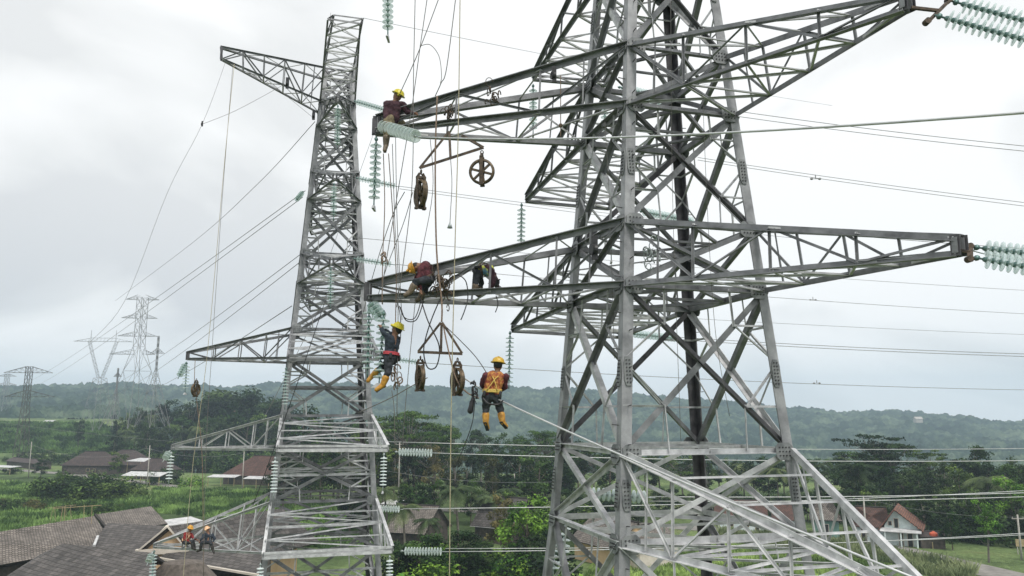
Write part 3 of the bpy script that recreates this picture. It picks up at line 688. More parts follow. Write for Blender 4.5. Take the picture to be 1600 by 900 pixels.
# left pylon -----------------------------------------------------------------
def w_left(z):
    return (4.0 - (z - 4.0) * 0.150) / math.sqrt(2) if z > -7 else (5.65 + (-7 - z) * .2) / math.sqrt(2)
LTW = Tower(-10.35, 43.2, math.radians(-28.5), w_left)
lpyl = empty('lattice_pylon', (LTW.cx, LTW.cy, -22), 'second grey lattice pylon left of centre with long arms reaching left', 'pylon')
LL = [(17.65, 16.1), (13.4, 11.7), (8.6, 6.9), (4.4, 2.8), (-0.2, -1.9), (-4.5, -6.9)]
legs(LTW, lpyl, 19.75, -22, .27, brk=(-7,), dark='steel_shade', gus=[z for p_ in LL for z in p_], splices=(), bolt_leg=False)
for zt, zb in LL:
    ring(LTW, lpyl, zt, .13); ring(LTW, lpyl, zb, .15)
    for f_ in FACES: face_panel(LTW, lpyl, f_[0], f_[1], zt, zb, .11, .06, redundants=False)
for (z1, z0) in ((19.75, 17.65), (16.1, 13.4), (11.7, 8.6), (6.9, 4.4), (2.8, -0.2), (-1.9, -4.5), (-6.9, -11), (-11, -22)):
    for f_ in FACES: face_panel(LTW, lpyl, f_[0], f_[1], z1, z0, .16, .07)
ring(LTW, lpyl, 19.75, .12); ring(LTW, lpyl, -3.2, .11, 'steel_lit'); ring(LTW, lpyl, -5.7, .12, 'steel_lit'); ring(LTW, lpyl, 1.3, .10); ring(LTW, lpyl, -9.0, .12, 'steel_lit')
def lroot(a, b, zt, zb): return (LTW.c(a, zt), LTW.c(b, zt), LTW.c(a, zb), LTW.c(b, zb))
d3 = Vector((0, 0, .35))
for i, (zt, zb, tp) in enumerate(((4.4, 2.8, P(293, 561, 40.5)), (-0.2, -1.9, P(270, 701, 40.3)), (-4.5, -6.9, P(242, 855, 40.0)))):
    arm(LTW, lpyl, lroot('N', 'L', zt, zb), tp, tp + d3 * (1 if i == 0 else .45), 4, .14, .065, 'steel' if i == 0 else 'steel_lit')
for i, (zt, zb, a_, b_) in enumerate(((4.4, 2.8, P(450, 562, 38.4), P(592, 562, 38.2)), (-0.2, -1.9, P(433, 704, 38.3), P(606, 704, 38.0)), (-4.5, -6.9, P(411, 872, 38.2), P(613, 862, 37.9)))):
    arm(LTW, lpyl, lroot('N', 'R', zt, zb), (a_, b_), (a_ + d3 * .6, b_ + d3 * .6), 4, .15, .075, 'steel' if i == 0 else 'steel_lit')
for zt, zb, tp in ((17.65, 16.1, P(528, 158, 38)), (13.4, 11.7, P(523, 280, 38)), (8.6, 6.9, P(518, 412, 38))):
    arm(LTW, lpyl, lroot('N', 'R', zt, zb), tp, tp + d3 * .7, 3, .15, .075)
for zt, zb, pa, pb in ((17.65, 16.1, (492, 262), (549, 215)), (13.4, 11.7, (486, 366), (556, 318)), (8.6, 6.9, (484, 486), (561, 428))):
    a_ = P(*pa, 49.5); b_ = P(pb[0], pa[1] - 12, 49.8)
    arm(LTW, lpyl, lroot('L', 'F', zt, zb), (a_, b_), (a_ + d3, b_ + d3), 3, .15, .075)
# earth-wire arms at the head
tl = P(347, 93, 38.5); arm(LTW, lpyl, lroot('N', 'L', 19.75, 17.65), tl, P(345, 74, 38.5), 5, .10, .06)
a_ = P(512, 30, 34.0); b_ = P(563, 38, 34.2); arm(LTW, lpyl, lroot('N', 'R', 19.75, 17.65), (a_, b_), (P(521, 24, 34), P(567, 30, 34.2)), 6, .10, .06)
# distant pylons --------------------------------------------------------------
def simple_pylon(px, base_py, Y, H_, arms, wb, wt, label, m='steel_far', th=.28, head='straight', rot=.3):
    b = P(px, base_py, Y); z0 = max(min(b.z, H(b.x, b.y)), b.z - 1.5); root = empty('lattice_pylon', (b.x, b.y, z0), label, 'pylon'); top = b.z + H_
    def wf(z):
        t = (z - z0) / (top - z0); return (wb + (wt - wb) * min(1, t * 1.6)) / math.sqrt(2)
    T = Tower(b.x, b.y, rot, wf); zs = [z0]; z = z0; ztop = top if head == 'straight' else z0 + (top - z0) * .55
    while z < ztop - 1: z = min(ztop, z + max(2.4, wf(z) * 1.9)); zs.append(z)
    for k in 'NRFL':
        mb = MB()
        for i in range(len(zs) - 1): mb.bar(T.c(k, zs[i]), T.c(k, zs[i + 1]), th)
        build(mb, 'leg', M[m], root)
    mb = MB()
    for i in range(len(zs) - 1):
        for a, c_ in FACES: mb.bar(T.c(a, zs[i]), T.c(c_, zs[i + 1]), th * .5); mb.bar(T.c(c_, zs[i]), T.c(a, zs[i + 1]), th * .5); mb.bar(T.c(a, zs[i + 1]), T.c(c_, zs[i + 1]), th * .4)
    build(mb, 'body_bracing', M[m], root)
    ad = Vector((1, .15, 0)).normalized()
    if head == 'straight':
        for hz, hl, hr in arms:
            for sg, ln in ((-1, hl), (1, hr)):
                mb = MB(); zc = z0 + (top - z0) * hz; c0 = Vector((b.x, b.y, zc)); tip = c0 + ad * sg * ln; r_ = wf(zc) * .7; n_ = Vector((-ad.y, ad.x, 0))
                for q in (-1, 1):
                    lo_ = c0 + n_ * r_ * q + ad * sg * r_; hi_ = lo_ + Vector((0, 0, 2.0)); mb.bar(lo_, tip, th * .8); mb.bar(hi_, tip, th * .8)
                    for k in range(1, 4): mb.bar(lerp(lo_, tip, k / 4), lerp(hi_, tip, k / 4), th * .4); mb.bar(lerp(lo_, tip, (k - 1) / 4), lerp(hi_, tip, k / 4), th * .4)
                build(mb, 'crossarm', M[m], root)
    else:                                     # cat head: V of two limbs and one long beam
        zc = ztop; hw = arms; zb_ = top - 3; n_ = Vector((-ad.y, ad.x, 0))
        for sg in (-1, 1):
            mb = MB(); f0 = Vector((b.x, b.y, zc)); e1 = Vector((b.x, b.y, zb_)) + ad * sg * hw * .42; e2 = Vector((b.x, b.y, top + 3)) + ad * sg * hw * .42
            for q in (-.6, .6):
                mb.bar(f0 + ad * sg * .4 + n_ * q, e1 + n_ * q, th * .8); mb.bar(f0 + ad * sg * 1.4 + n_ * q, e1 + ad * sg * 1.2 + n_ * q, th * .8)
                for k in range(6): mb.bar(lerp(f0, e1, k / 6) + n_ * q, lerp(f0, e1, (k + 1) / 6) + ad * sg * 1.2 + n_ * q, th * .4)
                mb.bar(e1 + n_ * q, e2, th * .6)
            build(mb, 'head_limb', M[m], root)
        mb = MB(); c0 = Vector((b.x, b.y, zb_))
        for q in (-.6, .6):
            mb.bar(c0 - ad * hw + n_ * q, c0 + ad * hw + n_ * q, th * .7); mb.bar(c0 - ad * hw * .95 + n_ * q, c0 - ad * hw * .4 + n_ * q + Vector((0, 0, 1.8)), th * .6); mb.bar(c0 - ad * hw * .4 + n_ * q + Vector((0, 0, 1.8)), c0 + ad * hw * .4 + n_ * q + Vector((0, 0, 1.8)), th * .6); mb.bar(c0 + ad * hw * .95 + n_ * q, c0 + ad * hw * .4 + n_ * q + Vector((0, 0, 1.8)), th * .6)
            for k in range(-7, 8): mb.bar(c0 + ad * hw * k / 8 + n_ * q, c0 + ad * hw * (k + .5) / 8 + n_ * q + Vector((0, 0, 1.5 if abs(k) < 5 else .7)), th * .35)
        build(mb, 'crossarm', M[m], root)
    return root
simple_pylon(208, 664, 350, 57.5, [(.985, 7.2, 7.2), (.84, 8.6, 7.0), (.70, 9.6, 7.6), (.56, 12.5, 7.2)], 19, 3.4, 'tall far pylon with four pairs of arms beside the dark trees', th=.17)
simple_pylon(150, 668, 400, 47, 14.5, 11, 3.5, 'far pylon with a V shaped head and one long beam', head='cat', th=.15)
simple_pylon(238, 662, 300, 34, [(.80, 2.6, 2.6)], 9, .5, 'slim pale pylon right of the tall far pylon', th=.13)
simple_pylon(33, 706, 250, 27, [(.93, 7.5, 7.2), (.66, 6.5, 8.5)], 3.2, 1.5, 'dark old pylon with drooping arms at the left edge', m='steel_dark', th=.13)
simple_pylon(178, 660, 420, 29, [(.85, 2, 2)], 5, .5, 'faint slim mast between the two far pylons', th=.2)
simple_pylon(6, 640, 700, 32, [(.93, 8, 8), (.7, 9, 9)], 9, 3, 'faintest pylon on the skyline at the left edge', th=.22)

# ------------------------------------------------------------------ insulator strings
def disc_meshes(r):
    g = MB(); g.lathe((0, 0, 0), (0, 0, -1), [(0.030, 0.045), (0.034, r * .55), (0.052, r * .93), (0.066, r), (0.078, r * .985), (0.066, r * .88), (0.078, r * .70), (0.062, r * .62), (0.072, r * .42), (0.055, r * .35), (0.058, 0.03)], 20)
    c = MB(); c.lathe((0, 0, 0), (0, 0, -1), [(-0.03, 0.018), (-0.012, 0.04), (0.03, 0.052), (0.042, 0.056), (0.05, 0.02), (0.125, 0.016)], 10)
    return g, c
DM = {}
def disc_pair(r, pale):
    k = (round(r, 3), pale)
    if k not in DM:
        g, c = disc_meshes(r); DM[k] = (g.mesh('glass_disc', M['glass_w' if pale else 'glass'], smooth=True), c.mesh('metal_cap', M['cap_w' if pale else 'cap'], smooth=True))
    return DM[k]
def insulator(a, b, label, r=.15, pitch=.155, foot=False, pale=False, group=None, link_len=.18, rod=None):
    a = Vector(a); b = Vector(b); d = b - a; Ln = d.length; dn = d.normalized()
    n = max(3, int((Ln - 2 * link_len + .05) / pitch)); o = empty('insulator_string', a, label, 'insulator', group)
    q = (-dn).to_track_quat('Z', 'Y'); o.rotation_mode = 'QUATERNION'; o.rotation_quaternion = q
    mb = MB(); z = 0
    mb.tube([(0, 0, 0.02), (0, 0, -link_len)], .02, 6); mb.lathe((0, 0, -link_len * .35), (1, 0, 0), [(-.03, .05), (.03, .05)], 8)
    s = link_len; gd, cp = disc_pair(r, pale)
    for i in range(n):
        dobj = bpy.data.objects.new('glass_disc', gd); COL.objects.link(dobj); dobj.parent = o; dobj.location = (0, 0, -(s + i * pitch))
        cobj = bpy.data.objects.new('metal_cap', cp); COL.objects.link(cobj); cobj.parent = dobj
    e_ = s + n * pitch
    mb.tube([(0, 0, -e_ + .05), (0, 0, -Ln)], .018, 6)
    link('hanger', mb.mesh('hanger', M['cap'] if not pale else M['cap_w'], smooth=True), o)
    if foot:
        m2 = MB(); w_ = .2
        m2.add([(-w_, -.03, -Ln - .03), (w_, -.03, -Ln - .03), (.05, -.03, -Ln + .08), (-.05, -.03, -Ln + .08), (-w_, .03, -Ln - .03), (w_, .03, -Ln - .03), (.05, .03, -Ln + .08), (-.05, .03, -Ln + .08)],
               [(0, 1, 2, 3), (7, 6, 5, 4), (0, 4, 5, 1), (1, 5, 6, 2), (2, 6, 7, 3), (3, 7, 4, 0)])
        link('foot_plate', m2.mesh('foot_plate', M['steel_lit']), o)
    if rod:                                    # arcing horn
        m3 = MB(); m3.tube([Vector(p) for p in rod], .012, 5); link('arcing_horn', m3.mesh('arcing_horn', M['cap_w'], smooth=True), o)
    return o
ins = insulator
ins(P(606, -62, 19.3), P(606, 60, 19.3), 'string of glass discs ending in a foot plate at the top edge', foot=True)
ins(P(588, 214, 19.4), P(584, 326, 19.4), 'hanging glass string under the tip where the upper worker sits', foot=True)
ins(P(592, 196, 19.3), P(657, 215, 17.7), 'short fat glass string lying back from the upper left arm tip', r=.165, pitch=.175, pale=True)
ins(P(577, 474, 19.4), P(574, 592, 19.4), 'hanging glass string with dark caps left of the climbing worker')
ins(P(580, 474, 19.3), P(598, 500, 19.0), 'short bundle of glass discs at the middle arm tip', r=.17, pitch=.13, link_len=.05)
ins(P(600, 486, 18.9), P(592, 604, 18.7), 'glass string the climbing worker clings to, angled towards his feet', r=.16, foot=True)
ins(P(833, 132, 26.4), P(833, 212, 26.4), 'far glass string hanging behind the upper left arm', foot=True)
ins(P(945, 142, 26.9), P(945, 216, 26.9), 'glass string hanging inside the near pylon at the upper arm', foot=True)
ins(P(815, 318, 26.4), P(814, 386, 26.4), 'far glass string hanging from the middle back arm', foot=False)
ins(P(955, 334, 27.3), P(955, 410, 27.3), 'glass string hanging inside the near pylon at the middle arm', foot=True)
ins(P(797, 518, 27.5), P(795, 608, 27.5), 'dark capped glass string behind the worker in the orange vest')
for k, (p_, q_) in enumerate((((966, 143, 27), (1062, 166, 28.6)), ((966, 136, 27.2), (1062, 158, 28.8)))):
    ins(P(*p_), P(*q_), ('lower' if k == 0 else 'upper') + ' of two level glass strings behind the upper gusset of the near pylon', r=.16)
ins(P(1000, 330, 27.3), P(1086, 346, 28.8), 'level glass string behind the middle beam of the near pylon', r=.16)
ins(P(985, 521, 29.5), P(1062, 529, 30.8), 'level glass string below the middle arm behind the near leg', r=.16)
ins(P(915, 771, 24), P(1024, 778, 24.4), 'white glass string seen through the lower ring of the near pylon', r=.2, pitch=.16, pale=True)
ins(P(866, 812, 23), P(864, 905, 23), 'white glass string hanging by the left leg of the near pylon', pale=True, r=.15)
ins(P(884, 812, 22.6), P(878, 905, 22.6), 'white glass string hanging just right of the left leg', pale=True, r=.17)
for k, (p_, q_) in enumerate((((1462, 24, 13.0), (1645, 74, 12.6)), ((1488, 2, 13.3), (1660, 48, 12.9)))):
    ins(P(*p_), P(*q_), ('lower' if k == 0 else 'upper') + ' of two glass strings pulling right from the upper right arm', r=.16, pitch=.112)
ins(P(1520, 402, 13.3), P(1680, 430, 12.9), 'front one of two glass strings right of the middle right arm tip', r=.16, pitch=.112)
ins(P(1520, 386, 13.7), P(1680, 404, 13.3), 'rear one of two glass strings right of the middle right arm tip', r=.16, pitch=.112, rod=[(-.02, .02, -.05), (-.3, .0, -.10), (-.42, 0, -.3), (-.50, 0, -.62)])
for a_, b_, c_, lb in (((1424, 12, 13.25), (1450, 34, 13.0), (1484, 0, 13.3), 'dark yoke linking the upper right arm tip to its two glass strings'), ((1496, 390, 13.6), (1516, 405, 13.3), (1516, 385, 13.7), 'dark yoke linking the middle right arm tip to its two glass strings')):
    A_, B_, C_ = P(*a_), P(*b_), P(*c_); mb = MB(); mb.bar(B_, C_, .09, .04); mb.bar(A_, lerp(B_, C_, .5), .06, .05)
    for q in (B_, C_): mb.lathe(q + Vector((-.02, -.06, 0)), (0, 1, 0), [(0, .06), (.12, .06)], 10)
    tag(build(mb, 'yoke_plate', M['rust'], origin=A_), lb, 'yoke')
# left pylon strings
for x_, y0, y1, lb in ((528, 164, 232, 'topmost glass string hanging on the left pylon'), (522, 286, 346, 'second highest glass string hanging on the left pylon'), (517, 418, 482, 'third highest glass string hanging on the left pylon')):
    ins(P(x_, y0, 37.9), P(x_ - 1, y1, 37.9), lb, r=.17)
ins(P(447, 574, 38.3), P(445, 640, 38.3), 'glass string at the left corner of the box arm level with the climber', r=.17)
ins(P(430, 714, 38.2), P(427, 780, 38.2), 'white glass string at the left corner of the second box arm', r=.17, pale=True)
ins(P(407, 880, 38.1), P(405, 945, 38.1), 'white glass string at the left corner of the lowest box arm', r=.17, pale=True)
ins(P(600, 708, 37.9), P(598, 770, 37.9), 'white glass string hanging at the right corner of the second box arm', r=.17, pale=True, foot=True)
ins(P(609, 868, 37.8), P(608, 930, 37.8), 'white glass string hanging at the right corner of the lowest box arm', r=.17, pale=True)
ins(P(292, 566, 40.4), P(289, 616, 40.4), 'upright glass string at the tip of the highest left arm', r=.17, foot=True)
ins(P(291, 566, 40.3), P(278, 592, 39.6), 'slanting glass string at the tip of the highest left arm', r=.17)
ins(P(268, 706, 40.2), P(263, 758, 40.2), 'upright white glass string at the tip of the second left arm', r=.17, pale=True)
ins(P(266, 704, 40.1), P(254, 722, 39.4), 'slanting glass string at the tip of the second left arm', r=.17, pale=True)
ins(P(241, 860, 40.0), P(237, 912, 40.0), 'upright glass string at the tip of the lowest left arm', r=.17, pale=False)
ins(P(239, 862, 39.8), P(229, 884, 39.2), 'slanting glass string at the tip of the lowest left arm', r=.17, pale=True)
ins(P(553, 158, 37.8), P(616, 176, 37.0), 'level glass string from the left pylon passing behind the upper worker', r=.16)
ins(P(556, 278, 37.8), P(624, 292, 37.4), 'level glass string pulling right below the upper arm tip', r=.15)
ins(P(552, 404, 37.8), P(618, 414, 37.4), 'level glass string left of the kneeling worker', r=.15)
ins(P(614, 561, 37.8), P(662, 567, 37.4), 'level glass string behind the climbing worker', r=.14)
ins(P(617, 706, 37.8), P(683, 708, 37.5), 'white glass string pulling right from the second box arm', r=.19, pitch=.14, pale=True)
ins(P(626, 861, 37.8), P(696, 862, 37.5), 'white glass string pulling right from the lowest box arm', r=.19, pitch=.14, pale=True)
ins(P(580, 794, 42), P(630, 796, 41.7), 'white glass string behind the right leg of the left pylon', r=.18, pitch=.14, pale=True)
ins(P(572, 689, 44), P(606, 691, 43.7), 'short white glass string just above the second box arm', r=.16, pitch=.14, pale=True)
ins(P(474, 299, 41), P(462, 314, 40), 'short glass string at the left leg where the highest twin wires land', r=.14, pitch=.14)

# ------------------------------------------------------------------ wires
def cable(name, pts, r, m, label, cat='cable', group=None, sag=0.0, seg=14, n=5):
    pts = [Vector(p) for p in pts]; out_ = []
    for i in range(len(pts) - 1):
        for k in range(seg):
            t = k / seg; p = lerp(pts[i], pts[i + 1], t); p.z -= sag * 4 * t * (1 - t); out_.append(p)
    out_.append(pts[-1]); mb = MB(); mb.tube(out_, r, n); o = build(mb, name, M[m], origin=pts[0], smooth=True); return tag(o, label, cat, group)
def smooth_pts(pts, k=6):
    pts = [Vector(p) for p in pts]; o_ = []
    for i in range(len(pts) - 1):
        a = pts[max(i - 1, 0)]; b = pts[i]; c = pts[i + 1]; d = pts[min(i + 2, len(pts) - 1)]
        for q in range(k):
            f = q / k; o_.append(0.5 * ((2 * b) + (c - a) * f + (2 * a - 5 * b + 4 * c - d) * f * f + (3 * b - a - 3 * c + d) * f ** 3))
    o_.append(pts[-1]); return o_
def line(p, q, r, m, label, sag=0, group=None, name='power_line', cat='power line'): return cable(name, [P(*p), P(*q)], r, m, label, cat, group, sag)
line((655, 214, 17.7), (1700, 168, 7.3), .017, 'wire', 'thick bright wire crossing in front of the near pylon', sag=.16)
line((1060, 160, 28.6), (1760, 243, 26), .013, 'wire_d', 'upper wire of the highest twin pair right of the near pylon', sag=.15)
line((1060, 168, 28.6), (1760, 251, 26), .013, 'wire_d', 'lower wire of the highest twin pair right of the near pylon', sag=.15)
line((1090, 246, 31), (1760, 335, 28), .012, 'wire_d', 'upper wire of the second twin pair at the right edge', sag=.1)
line((1090, 250, 31), (1760, 341, 28), .012, 'wire_d', 'lower wire of the second twin pair at the right edge', sag=.1)
line((1085, 345, 28.8), (1760, 398, 27), .012, 'wire_d', 'wire leaving the level string behind the middle right arm', sag=.1)
line((1062, 527, 30.8), (1760, 557, 29), .012, 'wire_d', 'upper wire of the twin pair below the middle right arm', sag=.1)
line((1062, 531, 30.8), (1760, 561, 29), .012, 'wire_d', 'lower wire of the twin pair below the middle right arm', sag=.1)
line((567, 28, 34.2), (1300, 165, 60), .012, 'wire_d', 'faint earth wire running right from the head of the left pylon', sag=.2)
line((624, 291, 37.4), (1240, 366, 50), .014, 'wire_d', 'upper wire from the left pylon crossing below the spoked wheel', sag=.1)
line((624, 295, 37.4), (1240, 372, 50), .014, 'wire_d', 'lower wire from the left pylon crossing below the spoked wheel', sag=.1)
line((552, 371, 41), (1760, 462, 60), .014, 'wire_d', 'single wire passing just above the kneeling worker', sag=.3)
line((618, 413, 37.4), (1760, 498, 55), .014, 'wire_d', 'single wire running right from behind the kneeling worker', sag=.3)
line((530, 461, 46), (1760, 528, 60), .013, 'wire_d', 'single wire level with the middle left arm tip', sag=.3)
line((662, 567, 37.4), (1760, 611, 50), .015, 'wire_d', 'single wire just above the hills behind the orange vest worker', sag=.3)
line((600, 690, 44), (1760, 698, 56), .022, 'wire', 'pale wire crossing the near pylon just above its lower ring', sag=.3)
line((683, 708, 37.5), (1760, 717, 46), .022, 'wire', 'pale wire from the white string of the second box arm', sag=.25)
line((630, 795, 41.7), (1760, 757, 50), .022, 'wire', 'pale wire rising right from behind the left pylon', sag=.3)
line((1015, 776, 24.4), (1760, 764, 26), .014, 'wire', 'upper pale wire leaving the white string inside the near pylon', sag=.1)
line((1015, 783, 24.4), (1760, 770, 26), .014, 'wire', 'lower pale wire leaving the white string inside the near pylon', sag=.1)
line((696, 862, 37.5), (1760, 822, 46), .02, 'wire', 'front wire of the lowest pale pair in front of the houses', sag=.3)
line((696, 857, 38.5), (1760, 826, 47), .018, 'wire', 'rear wire of the lowest pale pair in front of the houses', sag=.3)
for k, (x0, y0, x1, y1, lb) in enumerate(((472, 301, 30, 604, 'upper'), (468, 311, 50, 606, 'lower'))):
    line((x0 + 5, y0 - 3, 41), (x1, y1, 245), .02, 'wire_d', lb + ' wire of the pair running down left from high on the left pylon', sag=1.0)
for k, (x0, y0, x1, y1, lb) in enumerate(((458, 405, 150, 612, 'upper'), (456, 418, 165, 622, 'lower'))):
    line((x0 + 12, y0 - 8, 42), (x1, y1, 200), .02, 'wire_d', lb + ' wire of the second pair running down left from the left pylon', sag=1.2)
line((456, 478, 43), (220, 616, 160), .026, 'wire_d', 'wire slanting down left behind the highest left arm', sag=.6)
line((585, 205, 42), (490, 470, 43), .012, 'wire_d', 'thin tail wire hanging across the right side of the left pylon')
line((555, 372, 43), (420, 640, 39), .014, 'rope', 'dark rope crossing the left pylon from upper right', name='rope', cat='rope')
line((508, 470, 36), (395, 790, 36), .018, 'hose', 'black rope slanting in front of the lower left pylon', name='rope', cat='rope', sag=.2)
line((1645, 74, 12.6), (2400, 262, 9), .017, 'wire', 'lower wire leaving the glass strings of the upper right arm')
line((1660, 48, 12.9), (2400, 232, 9), .017, 'wire', 'upper wire leaving the glass strings of the upper right arm')
line((1680, 430, 12.9), (2400, 560, 9), .017, 'wire', 'front wire leaving the glass strings of the middle right arm')
line((1680, 404, 13.3), (2400, 520, 9), .017, 'wire', 'rear wire leaving the glass strings of the middle right arm')
# pulling cable from the lineman's seat down past the near pylon
line((716, 585, 18.2), (778, 624, 17.7), .018, 'wire', 'steel cable between the right block and the worker in orange', name='pulling_cable', cat='cable')
line((778, 624, 17.7), (1450, 912, 11.2), .021, 'wire', 'bright cable running down right from the worker in orange', name='pulling_cable', cat='cable', sag=.06)
# ropes ---------------------------------------------------------------------
def rope(pts, r, m, label, sm=True, name='rope', cat='rope'):
    p_ = [P(*q) for q in pts]; return cable(name, smooth_pts(p_) if sm and len(p_) > 2 else p_, r, m, label, cat, seg=1 if sm and len(p_) > 2 else 4)
rope([(649, -20, 18.6), (646, 120, 18.7), (643, 300, 18.8), (620, 480, 18.8)], .011, 'rope', 'grey rope leaving the frame top just left of the chain')
rope([(670, -20, 18.2), (656, 76, 18.3), (640, 190, 18.6), (600, 430, 19.0), (598, 476, 19.1)], .011, 'rope', 'rope knotted above the upper worker and running to the middle arm tip')
rope([(692, -20, 18.0), (656, 76, 18.3), (624, 148, 18.9)], .011, 'rope', 'rope slanting from the knot down to the yellow helmet')
rope([(656, 72, 18.3), (672, 70, 18.2), (686, 88, 18.2), (690, 118, 18.2), (688, 130, 18.2)], .009, 'rope', 'slack loop of rope beside the knot')
rope([(714, -20, 18.0), (698, 105, 18.1), (689, 130, 18.2), (680, 150, 18.4)], .012, 'rope', 'rope with a hook clipped to the upper chord')
rope([(719, -20, 17.0), (716, 200, 17.0), (711, 380, 17.0), (705, 640, 17.2), (702, 920, 17.4)], .012, 'rope_y', 'long tan rope hanging from top to bottom of the picture')
rope([(683, 150, 18.3), (680, 250, 18.3), (682, 390, 18.2), (690, 470, 18.1), (690, 503, 18.1)], .022, 'rope_b', 'thick brown rope holding the lower spreader triangle')
rope([(599, 240, 19.2), (601, 320, 19.1), (598, 400, 19.1), (597, 475, 19.0)], .013, 'rope_b', 'leftmost brown rope under the hanging boot')
rope([(607, 240, 19.2), (614, 340, 19.0), (619, 430, 18.9), (618, 500, 18.9), (617, 600, 18.9)], .013, 'rope_b', 'brown rope ending beside the climbing worker')
rope([(613, 225, 19.0), (617, 350, 18.9), (622, 440, 18.8), (620, 660, 18.8)], .010, 'rope', 'thin rope passing behind the climbing worker')
rope([(618, 212, 19.0), (620, 330, 18.9), (624, 420, 18.9), (628, 500, 18.9)], .010, 'rope', 'thin rope right of the climbing worker helmet')
rope([(672, 215, 18.7), (676, 300, 18.6), (655, 420, 18.6), (640, 560, 18.6), (628, 700, 18.8)], .009, 'rope', 'loose grey rope hanging behind the left block')
rope([(701, 215, 18.6), (706, 280, 18.6), (704, 330, 18.6), (703, 348, 18.6)], .009, 'rope', 'short rope with a small white bell')
rope([(715, 560, 18), (707, 620, 18), (735, 660, 17.9)], .012, 'rope_b', 'brown tail hanging from the right block') if False else None
rope([(692, 505, 18.1), (700, 545, 18.0), (712, 590, 17.9), (728, 612, 17.8), (748, 622, 17.7)], .018, 'rope_b', 'brown sling from the triangle apex to the worker in orange')
rope([(742, 622, 17.7), (738, 660, 17.7), (724, 700, 17.8), (711, 730, 17.9)], .011, 'hose', 'thin black rope dangling below the tool bag')
rope([(617, 700, 18.8), (616, 640, 18.8), (612, 610, 18.8)], .009, 'rope', 'rope tail below the climbing worker boots')
rope([(626, 480, 18.6), (634, 500, 18.5), (650, 500, 18.5), (660, 476, 18.6), (662, 458, 18.6)], .014, 'hose', 'black hose loop drooping below the middle arm tip', name='hose', cat='hose')
rope([(624, 478, 18.6), (632, 496, 18.5), (648, 497, 18.4), (658, 470, 18.6)], .012, 'hose', 'second inner loop of black hose below the middle arm', name='hose', cat='hose')
rope([(656, 462, 18.5), (668, 500, 18.2), (686, 540, 18.1), (682, 572, 18.1), (668, 574, 18.1), (662, 545, 18.1), (672, 505, 18.2), (688, 466, 18.4)], .016, 'hose', 'large black hose loop hanging through the spreader triangle', name='hose', cat='hose')
rope([(697, 444, 18.3), (704, 434, 18.2), (716, 430, 18.1), (728, 440, 18.1), (731, 465, 18.1), (726, 485, 18.0), (720, 500, 18.0)], .014, 'hose', 'black hose arching over the chord right of the tool bundle', name='hose', cat='hose')
rope([(775, 462, 18.4), (778, 475, 18.4), (774, 488, 18.4)], .013, 'hose', 'short black hose end below the arm beside the second worker', name='hose', cat='hose')
rope([(668, 590, 18.1), (640, 605, 18.3), (610, 622, 18.6), (560, 645, 19.0)], .012, 'rope', 'rope pulling left from the lower left block')
rope([(632, 300, 21), (610, 345, 24), (580, 440, 30), (560, 520, 37)], .013, 'rope', 'rope running down left behind the left block')
rope([(366, 100, 38), (352, 240, 38), (338, 400, 38), (322, 570, 38), (302, 720, 38), (288, 880, 38), (285, 920, 38)], .013, 'rope_y', 'long rope from the top left arm down past the three left arms')
rope([(364, 100, 38.2), (348, 300, 38.2), (333, 520, 38.2), (322, 700, 38.2), (318, 900, 38.2)], .011, 'rope', 'second long rope hanging from the top left arm')
rope([(352, 98, 38), (316, 194, 38), (262, 300, 40), (195, 470, 42), (140, 535, 44)], .008, 'rope', 'guy rope running down left from the tip of the top left arm')
rope([(316, 194, 38), (370, 172, 38.4), (444, 132, 39)], .010, 'rope', 'rope from the small hook across to the hanging clamp')
rope([(352, 98, 38), (420, 130, 39), (487, 182, 40)], .010, 'rope', 'rope from the arm tip to the dark weight beside the leg')
rope([(305, 562, 39.8), (304, 600, 39.8), (309, 640, 39.8), (316, 720, 39.8), (318, 900, 39.8)], .016, 'rope_b', 'brown rope at the small block on the left arm')
rope([(492, 190, 41), (400, 290, 60), (300, 380, 90), (180, 470, 140)], .02, 'rope', 'thin guy line fading down left across the sky')
rope([(596, 0, 60), (575, 60, 55), (560, 30, 50)], .01, 'rope', 'x') if False else None
rope([(645, 300, 19.2), (630, 350, 20), (600, 430, 22), (575, 520, 24)], .010, 'rope', 'thin rope slanting behind the middle arm tip')
rope([(945, 190, 18), (953, 330, 18), (960, 560, 18)], .006, 'rope', 'thin cord hanging inside the near pylon left of centre')
rope([(1098, 150, 17), (1106, 340, 17), (1118, 520, 17), (1140, 650, 17)], .006, 'rope', 'thin cord hanging right of the dark far leg')
rope([(1048, 0, 17.5), (1050, 260, 17.5), (1056, 470, 17.5), (1064, 690, 17.5)], .006, 'rope', 'thin cord hanging beside the dark far leg')
rope([(876, 118, 18.4), (876, 180, 18.4), (876, 214, 18.4)], .012, 'rope_b', 'short brown rope with a ball hung from the upper arm')

